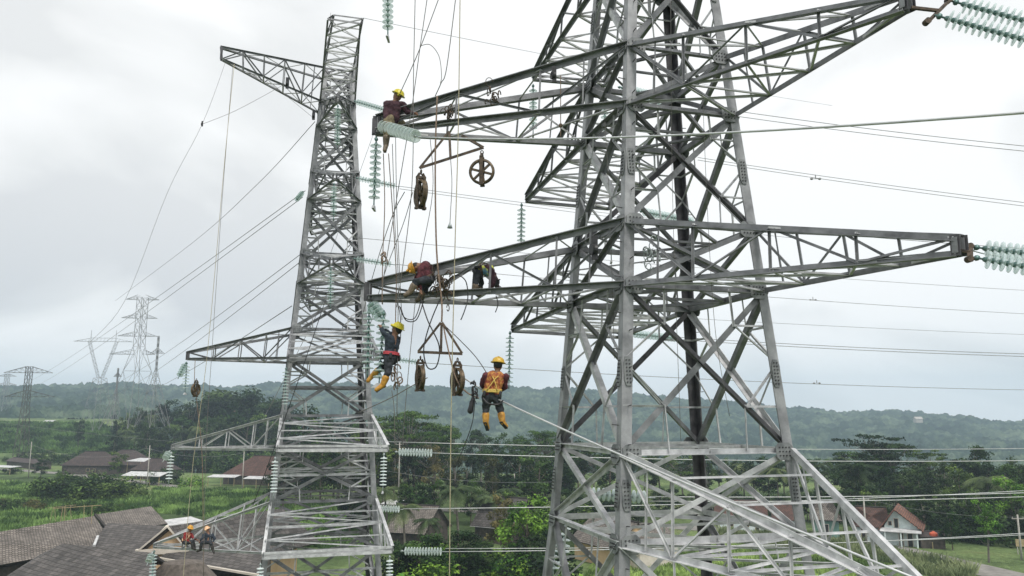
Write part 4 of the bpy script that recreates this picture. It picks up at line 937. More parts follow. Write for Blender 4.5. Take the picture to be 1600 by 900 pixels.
# ------------------------------------------------------------------ stringing blocks and spreaders
def block(top, yaw, s, label, grp='brown running blocks'):
    """pulley: wheel of radius ~0.3*s between two cheek plates under a shackle"""
    o = empty('pulley_block', top, label, 'pulley', grp); o.rotation_euler = (0, 0, yaw); R = .30 * s; zc = -.50 * s
    w_ = MB(); w_.lathe((-.045 * s, 0, zc), (1, 0, 0), [(0, R * .84), (0, R), (.02 * s, R * .99), (.045 * s, R * .88), (.07 * s, R * .99), (.09 * s, R), (.09 * s, R * .84), (.045 * s, R * .8), (0, R * .84)], 28, caps=False)
    rim = link('sheave', w_.mesh('sheave', M['sheave'], smooth=True), o)
    sp = MB()
    for k in range(6):
        a = k * math.pi / 3 + .3; dv = Vector((0, math.cos(a), math.sin(a))); sp.bar(Vector((0, 0, zc)) + dv * R * .1, Vector((0, 0, zc)) + dv * R * .86, .05 * s, .045 * s, n=(1, 0, 0))
    sp.lathe((-.06 * s, 0, zc), (1, 0, 0), [(0, .07 * s), (.12 * s, .07 * s)], 12); link('spokes', sp.mesh('spokes', M['sheave']), rim)
    for sx in (-1, 1):
        f = MB(); x = sx * .085 * s
        f.bar((x, 0, -.16 * s), (x, 0, zc - R * 1.08), .025 * s, .085 * s, n=(0, 1, 0)); f.bar((x, -.05 * s, zc - R * 1.04), (x, .05 * s, zc - R * 1.04), .06 * s, .05 * s)
        link('cheek_plate', f.mesh('cheek_plate', M['rust']), o)
    y = MB(); y.bar((-.1 * s, 0, -.16 * s), (.1 * s, 0, -.16 * s), .08 * s, .05 * s); y.bar((-.09 * s, 0, -.17 * s), (-.03 * s, 0, -.07 * s), .05 * s); y.bar((.09 * s, 0, -.17 * s), (.03 * s, 0, -.07 * s), .05 * s)
    pts = [(.0, .035 * s * math.cos(a), -.035 * s + .045 * s * math.sin(a)) for a in [i * math.pi / 6 for i in range(13)]]; y.tube(pts, .012 * s, 6)
    y.bar((-.1 * s, 0, zc - R * 1.04), (.1 * s, 0, zc - R * 1.04), .05 * s, .03 * s)
    link('shackle', y.mesh('shackle', M['rust']), o); return o
block(P(658, 266, 18.5), math.radians(28), 1.2, 'narrow angled block hanging at the left end of the upper spreader')
block(P(753, 236, 18.3), math.radians(80), 1.06, 'face on spoked wheel block hanging at the right end of the upper spreader')
block(P(657, 557, 18.2), math.radians(24), .98, 'block hanging at the left corner of the spreader triangle')
block(P(715, 560, 18.0), math.radians(30), 1.04, 'block with ropes at the right corner of the spreader triangle')
block(P(307, 592, 39.6), math.radians(-15), 1.1, 'small far block hanging from the highest left arm of the left pylon')
def spreader(pts, label, m='rust', wd=.055):
    o = empty('spreader_frame', P(*pts[0][0]), label, 'spreader')
    names = ['spreader_bar', 'tie_bar', 'tie_bar', 'centre_bar']
    for nm, (a, b) in zip(names, pts):
        mb = MB(); mb.angle(P(*a), P(*b), wd * (1.2 if nm == 'spreader_bar' else 1), (0, 1, 0), jit=False); build(mb, nm, M[m], o)
    return o
spreader([((656, 263, 18.5), (756, 231, 18.3)), ((656, 263, 18.5), (702, 206, 18.6)), ((756, 231, 18.3), (722, 212, 18.6)), ((702, 206, 18.6), (704, 248, 18.4))], 'long spreader bar holding two blocks under the upper left arm', wd=.06)
spreader([((653, 550, 18.2), (723, 553, 18.0)), ((654, 549, 18.2), (689, 504, 18.1)), ((722, 552, 18.0), (691, 504, 18.1)), ((690, 504, 18.1), (689, 550, 18.1))], 'triangular spreader holding two blocks between the workers', wd=.055)
def small_block(px, py, Y, label, s=.2):
    c = P(px, py, Y); mb = MB(); mb.lathe(c + Vector((-.03, 0, 0)), (1, .3, 0), [(-s * .2, s * .3), (-s * .2, s * .48), (0, s * .42), (s * .2, s * .48), (s * .2, s * .3)], 14)
    mb.bar(c + Vector((0, 0, s * 1.1)), c + Vector((0, 0, -s * .8)), s * .25, s * .5); o = build(mb, 'hand_block', M['hose'], origin=c, smooth=False); tag(o, label, 'pulley')
small_block(866, 118, 18.2, 'small black hand block under the upper chord', .22)
small_block(929, 390, 17.6, 'small black hand block left of the near leg', .3)
small_block(490, 181, 40, 'dark weight beside the upper leg of the left pylon', .28)
small_block(316, 194, 38, 'tiny dark hook where three ropes meet in the left sky', .15)
small_block(449, 131, 38.6, 'rusty clamp hanging below the top left arm', .32)
def marker(px, py, Y, lb):
    c = P(px, py, Y); mb = MB()
    mb.bar(c, c + Vector((.0, 0, -.16)), .03); mb.ell(c + Vector((-.16, 0, -.17)), (.07, .05, .05), 8); mb.ell(c + Vector((.16, 0, -.17)), (.07, .05, .05), 8); mb.bar(c + Vector((-.16, 0, -.17)), c + Vector((.16, 0, -.17)), .02)
    tag(build(mb, 'vibration_damper', M['wire_d'], origin=c), lb, 'damper')
marker(1274, 273, 29.5, 'damper on the second twin pair right of the near pylon')
marker(1270, 464, 46, 'damper on the single wire just right of the middle right arm')
marker(1276, 594, 45, 'damper on the wire just above the skyline')
# tool bundles -----------------------------------------------------------------
def bundle(px, py, Y, n, rr, m, label, name, cat, seed):
    rg = random.Random(seed); c = P(px, py, Y); mb = MB()
    for i in range(n):
        q = c + Vector((rg.gauss(0, rr * .5), rg.gauss(0, rr * .4), rg.gauss(0, rr))); a = rg.uniform(0, 6.3); R_ = rr * rg.uniform(.25, .7)
        mb.tube([q + Vector((math.cos(a) * R_ * math.cos(t), math.sin(a) * R_ * math.cos(t), R_ * 1.3 * math.sin(t))) for t in [k * math.pi / 5 for k in range(rg.randint(6, 11))]], rg.uniform(.010, .02), 5)
    tag(build(mb, name, M[m], origin=c, smooth=True), label, cat)
bundle(690, 449, 18.5, 26, .2, 'rust', 'tangle of dark straps and tackle on the arm beside the kneeling worker', 'tackle_bundle', 'tackle', 3)
bundle(741, 612, 17.7, 12, .14, 'hose', 'dark karabiners and slings at the hip of the worker in orange', 'karabiner_bunch', 'tackle', 4)
bundle(772, 152, 18.4, 12, .16, 'rust', 'slings wrapped round the upper arm', 'tackle_bundle', 'tackle', 5)
bundle(702, 178, 18.7, 12, .12, 'rust', 'brown slings knotted on the upper arm near its tip', 'tackle_bundle', 'tackle', 6)
bundle(1018, 395, 17.5, 12, .18, 'cap_w', 'pale tackle dangling inside the near pylon by the middle beam', 'tackle_bundle', 'tackle', 8)
bundle(619, 590, 18.8, 9, .14, 'rope_b', 'brown rope coils below the climbing worker', 'rope_coil', 'rope', 9)
bundle(600, 405, 19.0, 6, .09, 'rope_b', 'rope knot left of the kneeling worker', 'rope_knot', 'rope', 10)
mb = MB(); c = P(703, 352, 18.6); mb.lathe(c + Vector((0, 0, .08)), (0, 0, -1), [(0, .01), (.05, .03), (.15, .07), (.16, .03)], 12); tag(build(mb, 'white_bell', M['cap_w'], origin=c, smooth=True), 'small white bell at the end of a short rope', 'weight')
mb = MB(); c = P(876, 196, 18.4); mb.ell(c, (.055, .055, .055), 10); tag(build(mb, 'ball_hook', M['rope_b'], origin=c, smooth=True), 'small brown ball on the short rope under the upper arm', 'hook')
c = P(737, 632, 17.7); mb = MB(); mb.capsule(c + Vector((.03, 0, .16)), c + Vector((-.03, 0, -.14)), .035, .07); tag(build(mb, 'tool_pouch', M['hose'], origin=c, smooth=True), 'long black tool pouch hanging left of the worker in orange', 'pouch')

# ------------------------------------------------------------------ people
FOLD = bpy.data.textures.new('folds', 'CLOUDS'); FOLD.noise_scale = .11; FOLD.noise_depth = 1
def remeshed(mb, voxel, m, origin, name, smooth_it=3):
    me = mb.mesh('tmp', m, origin); ob = bpy.data.objects.new('tmp', me); COL.objects.link(ob)
    md = ob.modifiers.new('r', 'REMESH'); md.mode = 'VOXEL'; md.voxel_size = voxel; md.use_smooth_shade = True
    ms = ob.modifiers.new('s', 'SMOOTH'); ms.factor = .5; ms.iterations = smooth_it
    if name in ('shirt', 'trousers', 'vest'):
        dp = ob.modifiers.new('d', 'DISPLACE'); dp.texture = FOLD; dp.strength = .055; dp.mid_level = .5; dp.texture_coords = 'LOCAL'
    dg = bpy.context.evaluated_depsgraph_get(); res = bpy.data.meshes.new_from_object(ob.evaluated_get(dg)); res.name = name
    if not res.materials: res.materials.append(m)
    bpy.data.objects.remove(ob); bpy.data.meshes.remove(me); return res
def person(J, label, shirt, trouser='trouser', boots='boot', helmet='yel', vest=None, belt=None, gloves=None, back=None, group='line workers on the pylons', face=None, k=1.0, straps=True):
    """J: joints as world points: head, neck, chest, pelvis, shL/shR, elL/elR, haL/haR, hipL/R, knL/R, anL/R, toL/R"""
    g = {a: Vector(b) for a, b in J.items()}; org = g['pelvis'].copy(); o = empty('person', org, label, 'person', group)
    vx = .02
    def put(nm, mb, m, parent=o, voxel=vx, it=3):
        me = remeshed(mb, voxel, M[m], org, nm, it); ob = bpy.data.objects.new(nm, me); COL.objects.link(ob); ob.parent = parent
        if parent is not o: ob.location = (0, 0, 0)
        return ob
    b = MB(); C = b.capsule
    up = (g['head'] - g['neck']).normalized(); side = (g['shR'] - g['shL']).normalized(); fw = Vector(face).normalized() if face else side.cross(up).normalized() * -1
    hd = g['head']
    C(g['neck'] - up * .04, hd - up * .04, .058 * k, .06 * k); b.ell(hd, (.082 * k, .098 * k, .118 * k), 14, up.to_track_quat('Z', 'Y').to_matrix())
    b.ell(hd - up * .07 + fw * .035, (.05, .05, .05), 10)                       # jaw
    C(hd + fw * .085 + up * .0, hd + fw * .112 - up * .03, .014, .02)           # nose
    for s_ in (-1, 1): b.ell(hd + side * s_ * .085 - up * .01, (.018, .02, .03), 8)   # ears
    C(g['neck'], g['chest'], .07, .12); C(g['chest'], g['pelvis'], .11, .12)
    for s_ in 'LR':
        C(g['chest'], g['sh' + s_], .09, .065); C(g['sh' + s_], g['el' + s_], .05, .042); C(g['el' + s_], g['ha' + s_], .04, .028)
        C(g['pelvis'], g['hip' + s_], .1, .09); C(g['hip' + s_], g['kn' + s_], .085, .058); C(g['kn' + s_], g['an' + s_], .055, .04); C(g['an' + s_], g['to' + s_], .045, .035)
        d = (g['ha' + s_] - g['el' + s_]).normalized(); sd_ = d.cross(up); sd_ = sd_.normalized() if sd_.length > .1 else d.orthogonal().normalized(); nr_ = d.cross(sd_)
        pc = g['ha' + s_] + d * .05; C(g['ha' + s_], pc + d * .02, .03, .038)
        for i in range(4):                                                     # fingers, bent twice
            a = pc + sd_ * (i - 1.5) * .024 + d * .02; L_ = (.030, .036, .034, .026)[i]; p1 = a + d * L_ + nr_ * .006; p2 = p1 + (d * .6 + nr_ * .8) * L_ * .8; p3 = p2 + (nr_ - d * .15) * L_ * .6
            C(a, p1, .011, .0105, 8); C(p1, p2, .0105, .0098, 8); C(p2, p3, .0098, .009, 8)
        t0 = g['ha' + s_] + d * .02 + sd_ * .03; t1 = t0 + (sd_ * .7 + d * .6) * .035; C(t0, t1, .014, .012, 8); C(t1, t1 + (d * .7 + nr_ * .5) * .032, .012, .010, 8)
    body = put('body', b, 'skin', voxel=.0125, it=2)
    # eyes and mouth
    e_ = MB()
    for s_ in (-1, 1): e_.ell(hd + fw * .088 * k + side * s_ * .032 + up * .012, (.013, .013, .011), 8)
    build(e_, 'eyes', M['sole'], o, smooth=True)
    e_ = MB(); e_.ell(hd + fw * .085 - up * .062, (.026, .016, .008), 8); build(e_, 'mouth', M['maroon'], o, smooth=True)
    e_ = MB(); C = e_.capsule; e_.ell(hd + up * .02 - fw * .02, (.094 * k, .1 * k, .105 * k), 14, up.to_track_quat('Z', 'Y').to_matrix()); put('hair', e_, 'hair', voxel=.015)
    s = MB(); C = s.capsule; mid = (g['chest'] + g['pelvis']) / 2; lw = side * .055 * k
    for q in (-1, 1): C(g['chest'] + lw * q * 1.3, mid + lw * q * 1.1, .125 * k, .115 * k); C(mid + lw * q * 1.1, g['pelvis'] + lw * q, .115 * k, .125 * k)
    C(g['neck'] - up * .03, g['chest'], .068, .13)
    for s_ in 'LR':
        C(g['chest'], g['sh' + s_], .11, .082 * k); C(g['sh' + s_], g['el' + s_], .078 * k, .060 * k); C(g['el' + s_], lerp(g['el' + s_], g['ha' + s_], .93), .060 * k, .045 * k)
    put('shirt', s, shirt)
    t = MB(); C = t.capsule
    for s_ in 'LR': C(g['pelvis'], g['hip' + s_], .135 * k, .115 * k); C(g['hip' + s_], g['kn' + s_], .112 * k, .080 * k); C(g['kn' + s_], lerp(g['kn' + s_], g['an' + s_], .42), .076 * k, .066 * k)
    put('trousers', t, trouser)
    for s_ in 'LR':
        bt = MB(); C = bt.capsule; top_ = lerp(g['kn' + s_], g['an' + s_], .42); an = g['an' + s_]; to = g['to' + s_]; fd = (to - an).normalized()
        C(top_, an, .084 * k, .064 * k); C(an, lerp(an, to, .3), .062, .058); C(lerp(an, to, .2), to, .058 * k, .048 * k); ob = put('boot', bt, boots)
        sl = MB(); dn = (an - g['kn' + s_]).normalized(); nn = dn - fd * dn.dot(fd); nn = nn.normalized() if nn.length > .1 else Vector((0, 0, -1)); sl.bar(an - fd * .05 + nn * .05, to + fd * .03 + nn * .045, .075, .022, n=nn); build(sl, 'sole', M['sole'], ob)
    h = MB(); R_ = up.to_track_quat('Z', 'Y').to_matrix(); hc = hd + up * .055
    prof = [(0.0, .135), (.004, .16), (.02, .15), (.022, .128), (.07, .122), (.11, .098), (.138, .06), (.148, .02)]
    h.lathe(hc, up + fw * .1, [(a * 1.0, r_ * 1.04 * k) for a, r_ in prof], 20); C = h.capsule; C(hc + fw * .1, hc + fw * .165 - up * .005, .05, .035); C(hc + up * .12 - fw * .07, hc + up * .125 + fw * .07, .03, .03)
    build(h, 'helmet', M[helmet], o, smooth=True)
    def strap(pts, wd, m, nm='harness_strap'):
        st = MB(); q = smooth_pts(pts, 4); st.tube(q, wd, 6); build(st, nm, M[m], o, smooth=True)
    if vest:
        v = MB(); C = v.capsule
        for q in (-1, 1): C(g['chest'] + lw * q * 1.35 + (g['neck'] - g['chest']) * .3, mid + lw * q * 1.1, .132 * k, .124 * k); C(mid + lw * q * 1.1, g['pelvis'] + lw * q + (mid - g['pelvis']) * .4, .124 * k, .134 * k)
        put('vest', v, vest)
    ax_ = (g['chest'] - g['pelvis']).normalized(); bk = side.cross(ax_).normalized()
    if belt:
        pc = lerp(g['pelvis'], g['chest'], .22); bl = MB(); pr = []
        ring_ = [pc + side * math.cos(a) * .195 * k + bk * math.sin(a) * .15 * k for a in [i * math.pi / 8 for i in range(17)]]
        for w_ in (-.025, 0, .025): bl.tube([p + ax_ * w_ for p in ring_], .016, 6)
        build(bl, 'belt', M[belt], o, smooth=True)
        for a in (.5, 2.4, 4.0):
            q = pc + side * math.cos(a) * .205 * k + bk * math.sin(a) * .165 * k - ax_ * .06; pm = MB(); pm.capsule(q + ax_ * .03, q - ax_ * .06, .035, .045, 8); build(pm, 'tool_pouch', M['hose'], o, smooth=True)
        for sg in ((-1, 1) if straps else ()):
            for fs in (-1, 1): strap([g['shL' if fs < 0 else 'shR'] + up * .06 - side * fs * .06, g['chest'] + bk * sg * .155 * k + side * fs * .02, pc + bk * sg * .15 * k - side * fs * .12], .012, belt)
    return o
def PJ(Y, **kw):
    out_ = {}
    for a, v in kw.items(): out_[a] = P(v[0], v[1], Y + (v[2] if len(v) > 2 else 0))
    return out_
# 1 upper worker astride the tip of the upper arm
person(PJ(19.2, head=(621, 151), neck=(618, 157), chest=(615, 165), pelvis=(612, 186), shL=(604, 162), shR=(629, 163), elL=(602, 179, -.1), haL=(605, 190, -.2), elR=(637, 175), haR=(647, 177, -.05),
          hipL=(607, 190, -.12), hipR=(617, 189, .12), knL=(604, 206, -.25), anL=(603, 227, -.25), toL=(601, 235, -.35), knR=(628, 192, .35), anR=(622, 205, .6), toR=(618, 206, .7)),
       'worker in dark maroon shirt and yellow helmet astride the upper left arm tip', 'dmaroon', 'khaki', 'bootb', 'yel2', k=1.15, face=(.25, -.9, -.3))
# 2 kneeling worker on the middle arm
person(PJ(18.5, head=(650, 417), neck=(657, 415), chest=(664, 417), pelvis=(669, 435), shL=(658, 421, -.16), shR=(663, 416, .18), elL=(655, 437, -.2), haL=(657, 453, -.2), elR=(651, 434, .15), haR=(652, 447, .1),
          hipL=(668, 438, -.12), hipR=(672, 436, .12), knL=(650, 440, -.3), anL=(641, 456, -.3), toL=(633, 461, -.35), knR=(662, 452, .1), anR=(657, 466, .15), toR=(651, 469, .15)),
       'worker in maroon shirt bending forward on the middle arm, helmet seen from above', 'maroon', 'trouser', 'bootb', 'oran', belt='rust', k=1.1, face=(-.5, -.5, -.7))
# 3 worker bent over behind the chord, harness and bright vest
person(PJ(18.9, head=(771, 434), neck=(768, 425), chest=(762, 420), pelvis=(747, 424), shL=(768, 421, -.17), shR=(766, 416, .17), elL=(771, 437, -.2), haL=(768, 450, -.15), elR=(776, 436, .1), haR=(777, 450, .1),
          hipL=(746, 428, -.1), hipR=(744, 424, .12), knL=(742, 440, -.12), anL=(741, 456, -.1), toL=(747, 461, -.12), knR=(752, 442, .2), anR=(746, 458, .3), toR=(750, 461, .35)),
       'worker bent double behind the middle arm chord in a yellow and blue vest', 'dmaroon', 'trouser', 'bootb', 'cap_w', vest='hivis', belt='rust', face=(.4, .5, -.8)) if False else \
person(PJ(18.9, head=(771, 436), neck=(768, 427), chest=(762, 421), pelvis=(748, 423), shL=(768, 423, -.17), shR=(766, 418, .17), elL=(771, 439, -.2), haL=(768, 452, -.15), elR=(776, 438, .1), haR=(777, 452, .1),
          hipL=(747, 427, -.1), hipR=(745, 423, .12), knL=(743, 440, -.12), anL=(742, 456, -.1), toL=(748, 461, -.12), knR=(752, 442, .2), anR=(747, 458, .3), toR=(751, 461, .35)),
       'worker bent double behind the middle arm chord in a yellow and blue vest', 'dmaroon', 'trouser', 'bootb', 'hose', vest='hivis', belt='rust', face=(.4, .5, -.8))
# 4 climbing worker
person(PJ(18.75, head=(620, 516), neck=(616, 523), chest=(613, 533), pelvis=(611, 558), shL=(607, 527, -.12), shR=(620, 530, .15), elL=(600, 521, -.15), haL=(596, 513, -.1), elR=(612, 522, .25), haR=(600, 516, .2),
          hipL=(608, 562, -.1), hipR=(614, 562, .1), knL=(606, 582, -.15), anL=(598, 602, -.15), toL=(588, 609, -.2), knR=(596, 574, .1), anR=(582, 587, .25), toR=(575, 595, .22)),
       'worker in navy shirt and yellow helmet climbing along a hanging glass string', 'navy', 'trouser', 'boot', 'yel2', belt='redw', k=1.1, straps=False, face=(-.8, -.25, .45))
# 5 lineman hanging on the cable, seen from the back
person(PJ(17.75, head=(778, 571), neck=(777, 581), chest=(773, 592), pelvis=(768, 616), shL=(759, 587), shR=(789, 588), elL=(753, 602, .12), haL=(762, 610, .35), elR=(789, 605, .14), haR=(778, 612, .35),
          hipL=(761, 621), hipR=(775, 620), knL=(759, 640, .06), anL=(759, 660, -.02), toL=(762, 669, .10), knR=(782, 640, .08), anR=(785, 659, 0), toR=(791, 666, .08)),
       'worker seen from behind in maroon shirt, orange vest and yellow boots hanging on a cable', 'maroon', 'trouser', 'boot', 'yel', vest='vest', belt='web', k=1.08, face=(.0, 1, -.1))
for pts_, lb in (([(770, 612, 17.6), (764, 590, 17.9), (745, 560, 18.1), (722, 535, 18.1), (692, 506, 18.1)], 'thin lanyard from the belt of the worker in orange up to the spreader'),
                 ([(755, 622, 17.5), (762, 630, 17.45), (778, 632, 17.45), (786, 626, 17.6)], 'seat strap under the worker in orange'),
                 ([(617, 545, 18.7), (625, 535, 18.8), (626, 500, 18.9), (622, 475, 19.0)], 'lanyard from the climbing worker up to the middle arm')):
    rope(pts_, .011 if 'seat' not in lb else .022, 'hose', lb, name='safety_lanyard', cat='lanyard')
# 6 7 workers on the lowest left arm of the left pylon
person(PJ(39.9, head=(297, 827), neck=(296, 832), chest=(294, 836), pelvis=(290, 846), shL=(289, 834, -.1), shR=(299, 835, .1), elL=(288, 842, -.2), haL=(296, 846, -.3), elR=(302, 841, .1), haR=(307, 843, .1),
          hipL=(290, 848, -.15), hipR=(293, 848, .1), knL=(300, 846, -.3), anL=(301, 856, -.3), toL=(305, 858, -.3), knR=(302, 846, .1), anR=(304, 857, .2), toR=(308, 858, .2)),
       'worker in red jacket and orange helmet sitting on the lowest left arm', 'redj', 'trouser', 'sole', 'oran', belt='pale', face=(.8, -.6, -.2))
person(PJ(39.9, head=(324, 828), neck=(325, 833), chest=(326, 837), pelvis=(325, 846), shL=(319, 835, -.05), shR=(332, 836, .05), elL=(316, 841, -.2), haL=(313, 845, -.2), elR=(335, 842, 0), haR=(333, 847, -.1),
          hipL=(322, 847, -.1), hipR=(328, 847, .05), knL=(315, 848, -.35), anL=(313, 859, -.3), toL=(308, 861, -.4), knR=(330, 850, -.3), anR=(333, 860, -.3), toR=(334, 863, -.4)),
       'worker in navy jacket and pale orange helmet facing us on the lowest left arm', 'navy', 'trouser', 'sole', 'pale', face=(-.15, -1, -.2))

# ------------------------------------------------------------------ buildings
def roof_plane(root, name, corners, m, th=.12):
    """corners: eave a, eave b, ridge b, ridge a (or 3 points); gets real thickness and UV rows along the slope"""
    c = [Vector(p) for p in corners]; n = (c[1] - c[0]).cross(c[-1] - c[0]).normalized()
    if n.z < 0: n = -n
    dn = -n * th; k = len(c); V = c + [p + dn for p in c]; org = world_loc(root)
    F = [tuple(range(k)), tuple(range(2 * k - 1, k - 1, -1))] + [(i, i + k, (i + 1) % k + k, (i + 1) % k) for i in range(k)]
    me = bpy.data.meshes.new(name); me.from_pydata([tuple(p - org) for p in V], [], F); me.materials.append(M[m])
    uvl = me.uv_layers.new(name='UVMap'); u = (c[1] - c[0]).normalized(); v = n.cross(u)
    for poly in me.polygons:
        for li in poly.loop_indices:
            q = V[me.loops[li].vertex_index] - c[0]; uvl.data[li].uv = (q.dot(u), q.dot(v))
    o = bpy.data.objects.new(name, me); COL.objects.link(o); o.parent = root; me.validate(); return o
def wall_box(root, name, a, b, c, d, z0, z1, m):
    mb = MB(); vs = [Vector((p.x, p.y, z0)) for p in (a, b, c, d)] + [Vector((p.x, p.y, z1)) for p in (a, b, c, d)]
    mb.add(vs, [(3, 2, 1, 0), (4, 5, 6, 7), (0, 1, 5, 4), (1, 2, 6, 5), (2, 3, 7, 6), (3, 0, 4, 7)]); return build(mb, name, M[m], root)
def house(a, b, depth, wallh, ridgeh, label, wall='wall_w', roof='roof3', kind='gable', group=None, over=.6, openings=(), ridge_frac=.5, zb=-22.0, ends=None, hip=.5, fascia_m=None):
    """a,b: front wall's ground corners left and right; depth extends backwards; openings: (t0,t1,z0,z1,kind)"""
    a = Vector((a.x, a.y, zb)); b = Vector((b.x, b.y, zb)); u = (b - a).normalized(); v = Vector((-u.y, u.x, 0)); W = (b - a).length
    if v.y < 0: v = -v
    root = empty('house', (a + b) / 2, label, 'house', group); c = b + v * depth; d = a + v * depth
    wall_box(root, 'wall', a, b, c, d, zb - .6, zb + wallh, wall)
    e = over; z1 = zb + wallh + .02; zr = zb + ridgeh; drop = (ridgeh - wallh) / (depth * ridge_frac) * e
    A = a - u * e - v * e; B = b + u * e - v * e; C_ = c + u * e + v * e; D = d - u * e + v * e
    for p in (A, B, C_, D): p.z = z1 - drop * .6
    r1 = lerp(a, d, ridge_frac) - u * e; r2 = lerp(b, c, ridge_frac) + u * e
    if kind == 'hip': r1 = lerp(a, d, ridge_frac) + u * depth * hip; r2 = lerp(b, c, ridge_frac) - u * depth * hip
    r1.z = r2.z = zr
    roof_plane(root, 'roof', (A, B, r2, r1), roof); roof_plane(root, 'roof', (C_, D, r1, r2), roof)
    if kind == 'hip': roof_plane(root, 'roof', (B, C_, r2), roof); roof_plane(root, 'roof', (D, A, r1), roof)
    else:
        for (p, q, s_) in ((a, d, r1 + u * e), (b, c, r2 - u * e)):
            mb = MB(); o_ = u * .08; P3 = [Vector((p.x, p.y, z1 - .02)), Vector((q.x, q.y, z1 - .02)), Vector((s_.x, s_.y, zr - .15))]
            mb.add([x - o_ for x in P3] + [x + o_ for x in P3], [(0, 1, 2), (5, 4, 3), (0, 3, 4, 1), (1, 4, 5, 2), (2, 5, 3, 0)]); build(mb, 'gable', M[wall], root)
    mb = MB(); mb.tube([r1, r2], .16, 6); build(mb, 'ridge_cap', M[roof], root)
    if fascia_m:
        mb = MB(); mb.bar(A + Vector((0, 0, -.1)), B + Vector((0, 0, -.1)), .06, .22, n=v); build(mb, 'fascia', M[fascia_m], root)
    for (t0, t1, h0, h1, kd) in openings:
        p0 = a + u * W * t0; p1 = a + u * W * t1; mb = MB(); mm = (p0 + p1) / 2; mb.box(mm - v * .03 + Vector((0, 0, (h0 + h1) / 2)), ((p1 - p0).length, .12, h1 - h0), (u, v, Vector((0, 0, 1))))
        op = build(mb, 'window' if kd == 'w' else 'door', M['dark'], root)
        fr = MB(); zc0 = Vector((0, 0, h0)); zc1 = Vector((0, 0, h1)); off = -v * .10
        for s_, t_ in ((p0 + zc1, p1 + zc1), (p0 + zc0, p0 + zc1), (p1 + zc0, p1 + zc1)) + (((p0 + zc0, p1 + zc0),) if kd == 'w' else ()): fr.bar(s_ + off, t_ + off, .09, .06, n=v)
        build(fr, 'frame', M['fascia' if wall == 'wall_g' else 'wood'], op)
    return root
def awning(p, q, dep, z0, z1, m, label, posts=3):
    """sloping sheet roof on posts standing in front of a building"""
    p = Vector((p.x, p.y, 0)); q = Vector((q.x, q.y, 0)); u = (q - p).normalized(); v = Vector((-u.y, u.x, 0)); v = v if v.y > 0 else -v
    o = empty('lean_to', Vector((p.x, p.y, -22)), label, 'shed')
    mb = MB(); P0 = [p + Vector((0, 0, z0)), q + Vector((0, 0, z0)), q + v * dep + Vector((0, 0, z1)), p + v * dep + Vector((0, 0, z1))]; t = Vector((0, 0, .09))
    mb.add(P0 + [x - t for x in P0], [(0, 1, 2, 3), (7, 6, 5, 4), (0, 4, 5, 1), (1, 5, 6, 2), (2, 6, 7, 3), (3, 7, 4, 0)]); build(mb, 'sheet_roof', M[m], o)
    for i in range(posts):
        x = lerp(p, q, (i + .08) / (posts - .84)) + v * .3; mb = MB(); mb.bar(Vector((x.x, x.y, -22.3)), Vector((x.x, x.y, z0)), .14); build(mb, 'post', M['wood'], o)
    return o
def g0(px, py): return G(px, py, -22.0)
# lower-left cluster of big shingle roofs
def big_roof(name_label, quads, m, walls=None, wm='wall_b', wall_z=-19.0, trims=()):
    q0 = quads[0][0]; root = empty('house', Vector((q0.x, q0.y, -22)), name_label, 'house', 'big roofs at the lower left')
    for q in quads: roof_plane(root, 'roof', q, m, .2)
    if walls: wall_box(root, 'wall', *walls, -22.5, wall_z, wm)
    for (p, q, w_, mm) in trims: mb = MB(); mb.bar(p, q, w_, w_ * .8); build(mb, 'ridge_trim', M[mm], root)
    return root
def GZ(px, py, z): return G(px, py, z)
A0, A1 = GZ(-90, 846, -13.2), GZ(147, 806, -13.2)
E0, E1 = GZ(-120, 905, -15.8), GZ(178, 850, -15.8); Bk0, Bk1 = A0 + (A0 - E0) * .9, A1 + (A1 - E1) * .9; Bk0.z = Bk1.z = -15.8
big_roof('long low pale brown shingle roof at the left edge', [(E0, E1, A1, A0), (Bk1, Bk0, A0, A1)], 'roof1', (lerp(E0, Bk0, .1), lerp(E1, Bk1, .1), lerp(E1, Bk1, .9), lerp(E0, Bk0, .9)), 'wall_b', -16.3)
A0, A1 = GZ(149, 804, -13.6), GZ(236, 791, -13.6); E0, E1 = GZ(172, 832, -15.2), GZ(262, 818, -15.2); Bk0, Bk1 = A0 * 2 - E0, A1 * 2 - E1; Bk0.z = Bk1.z = -15.2
big_roof('pale shingle roof stepping up behind the dark middle roof', [(E0, E1, A1, A0), (Bk1, Bk0, A0, A1)], 'roof1', (lerp(E0, Bk0, .1), lerp(E1, Bk1, .1), lerp(E1, Bk1, .9), lerp(E0, Bk0, .9)), 'wall_b', -15.7, trims=((A0, E0, .3, 'roof4'),))
A0, A1 = GZ(168, 817, -13.0), GZ(262, 822, -13.0); E0, E1 = GZ(128, 872, -15.3), GZ(208, 880, -15.3); Bk0, Bk1 = A0 * 2 - E0, A1 * 2 - E1; Bk0.z = Bk1.z = -15.3
big_roof('dark ribbed roof with white ridge marks in the middle of the cluster', [(E0, E1, A1, A0), (Bk1, Bk0, A0, A1)], 'roof2', (lerp(E0, Bk0, .12), lerp(E1, Bk1, .12), lerp(E1, Bk1, .88), lerp(E0, Bk0, .88)), 'wall_b', -15.9,
         trims=((GZ(153, 838, -13.7), GZ(147, 853, -14.2), .25, 'white'), (A1, E1, .3, 'fascia')))
A0, A1 = GZ(98, 849, -12.2), GZ(240, 864, -12.2); E0, E1 = GZ(10, 900, -14.2), GZ(250, 960, -14.2)
Bk0, Bk1 = GZ(60, 868, -14.2), GZ(262, 880, -14.2)
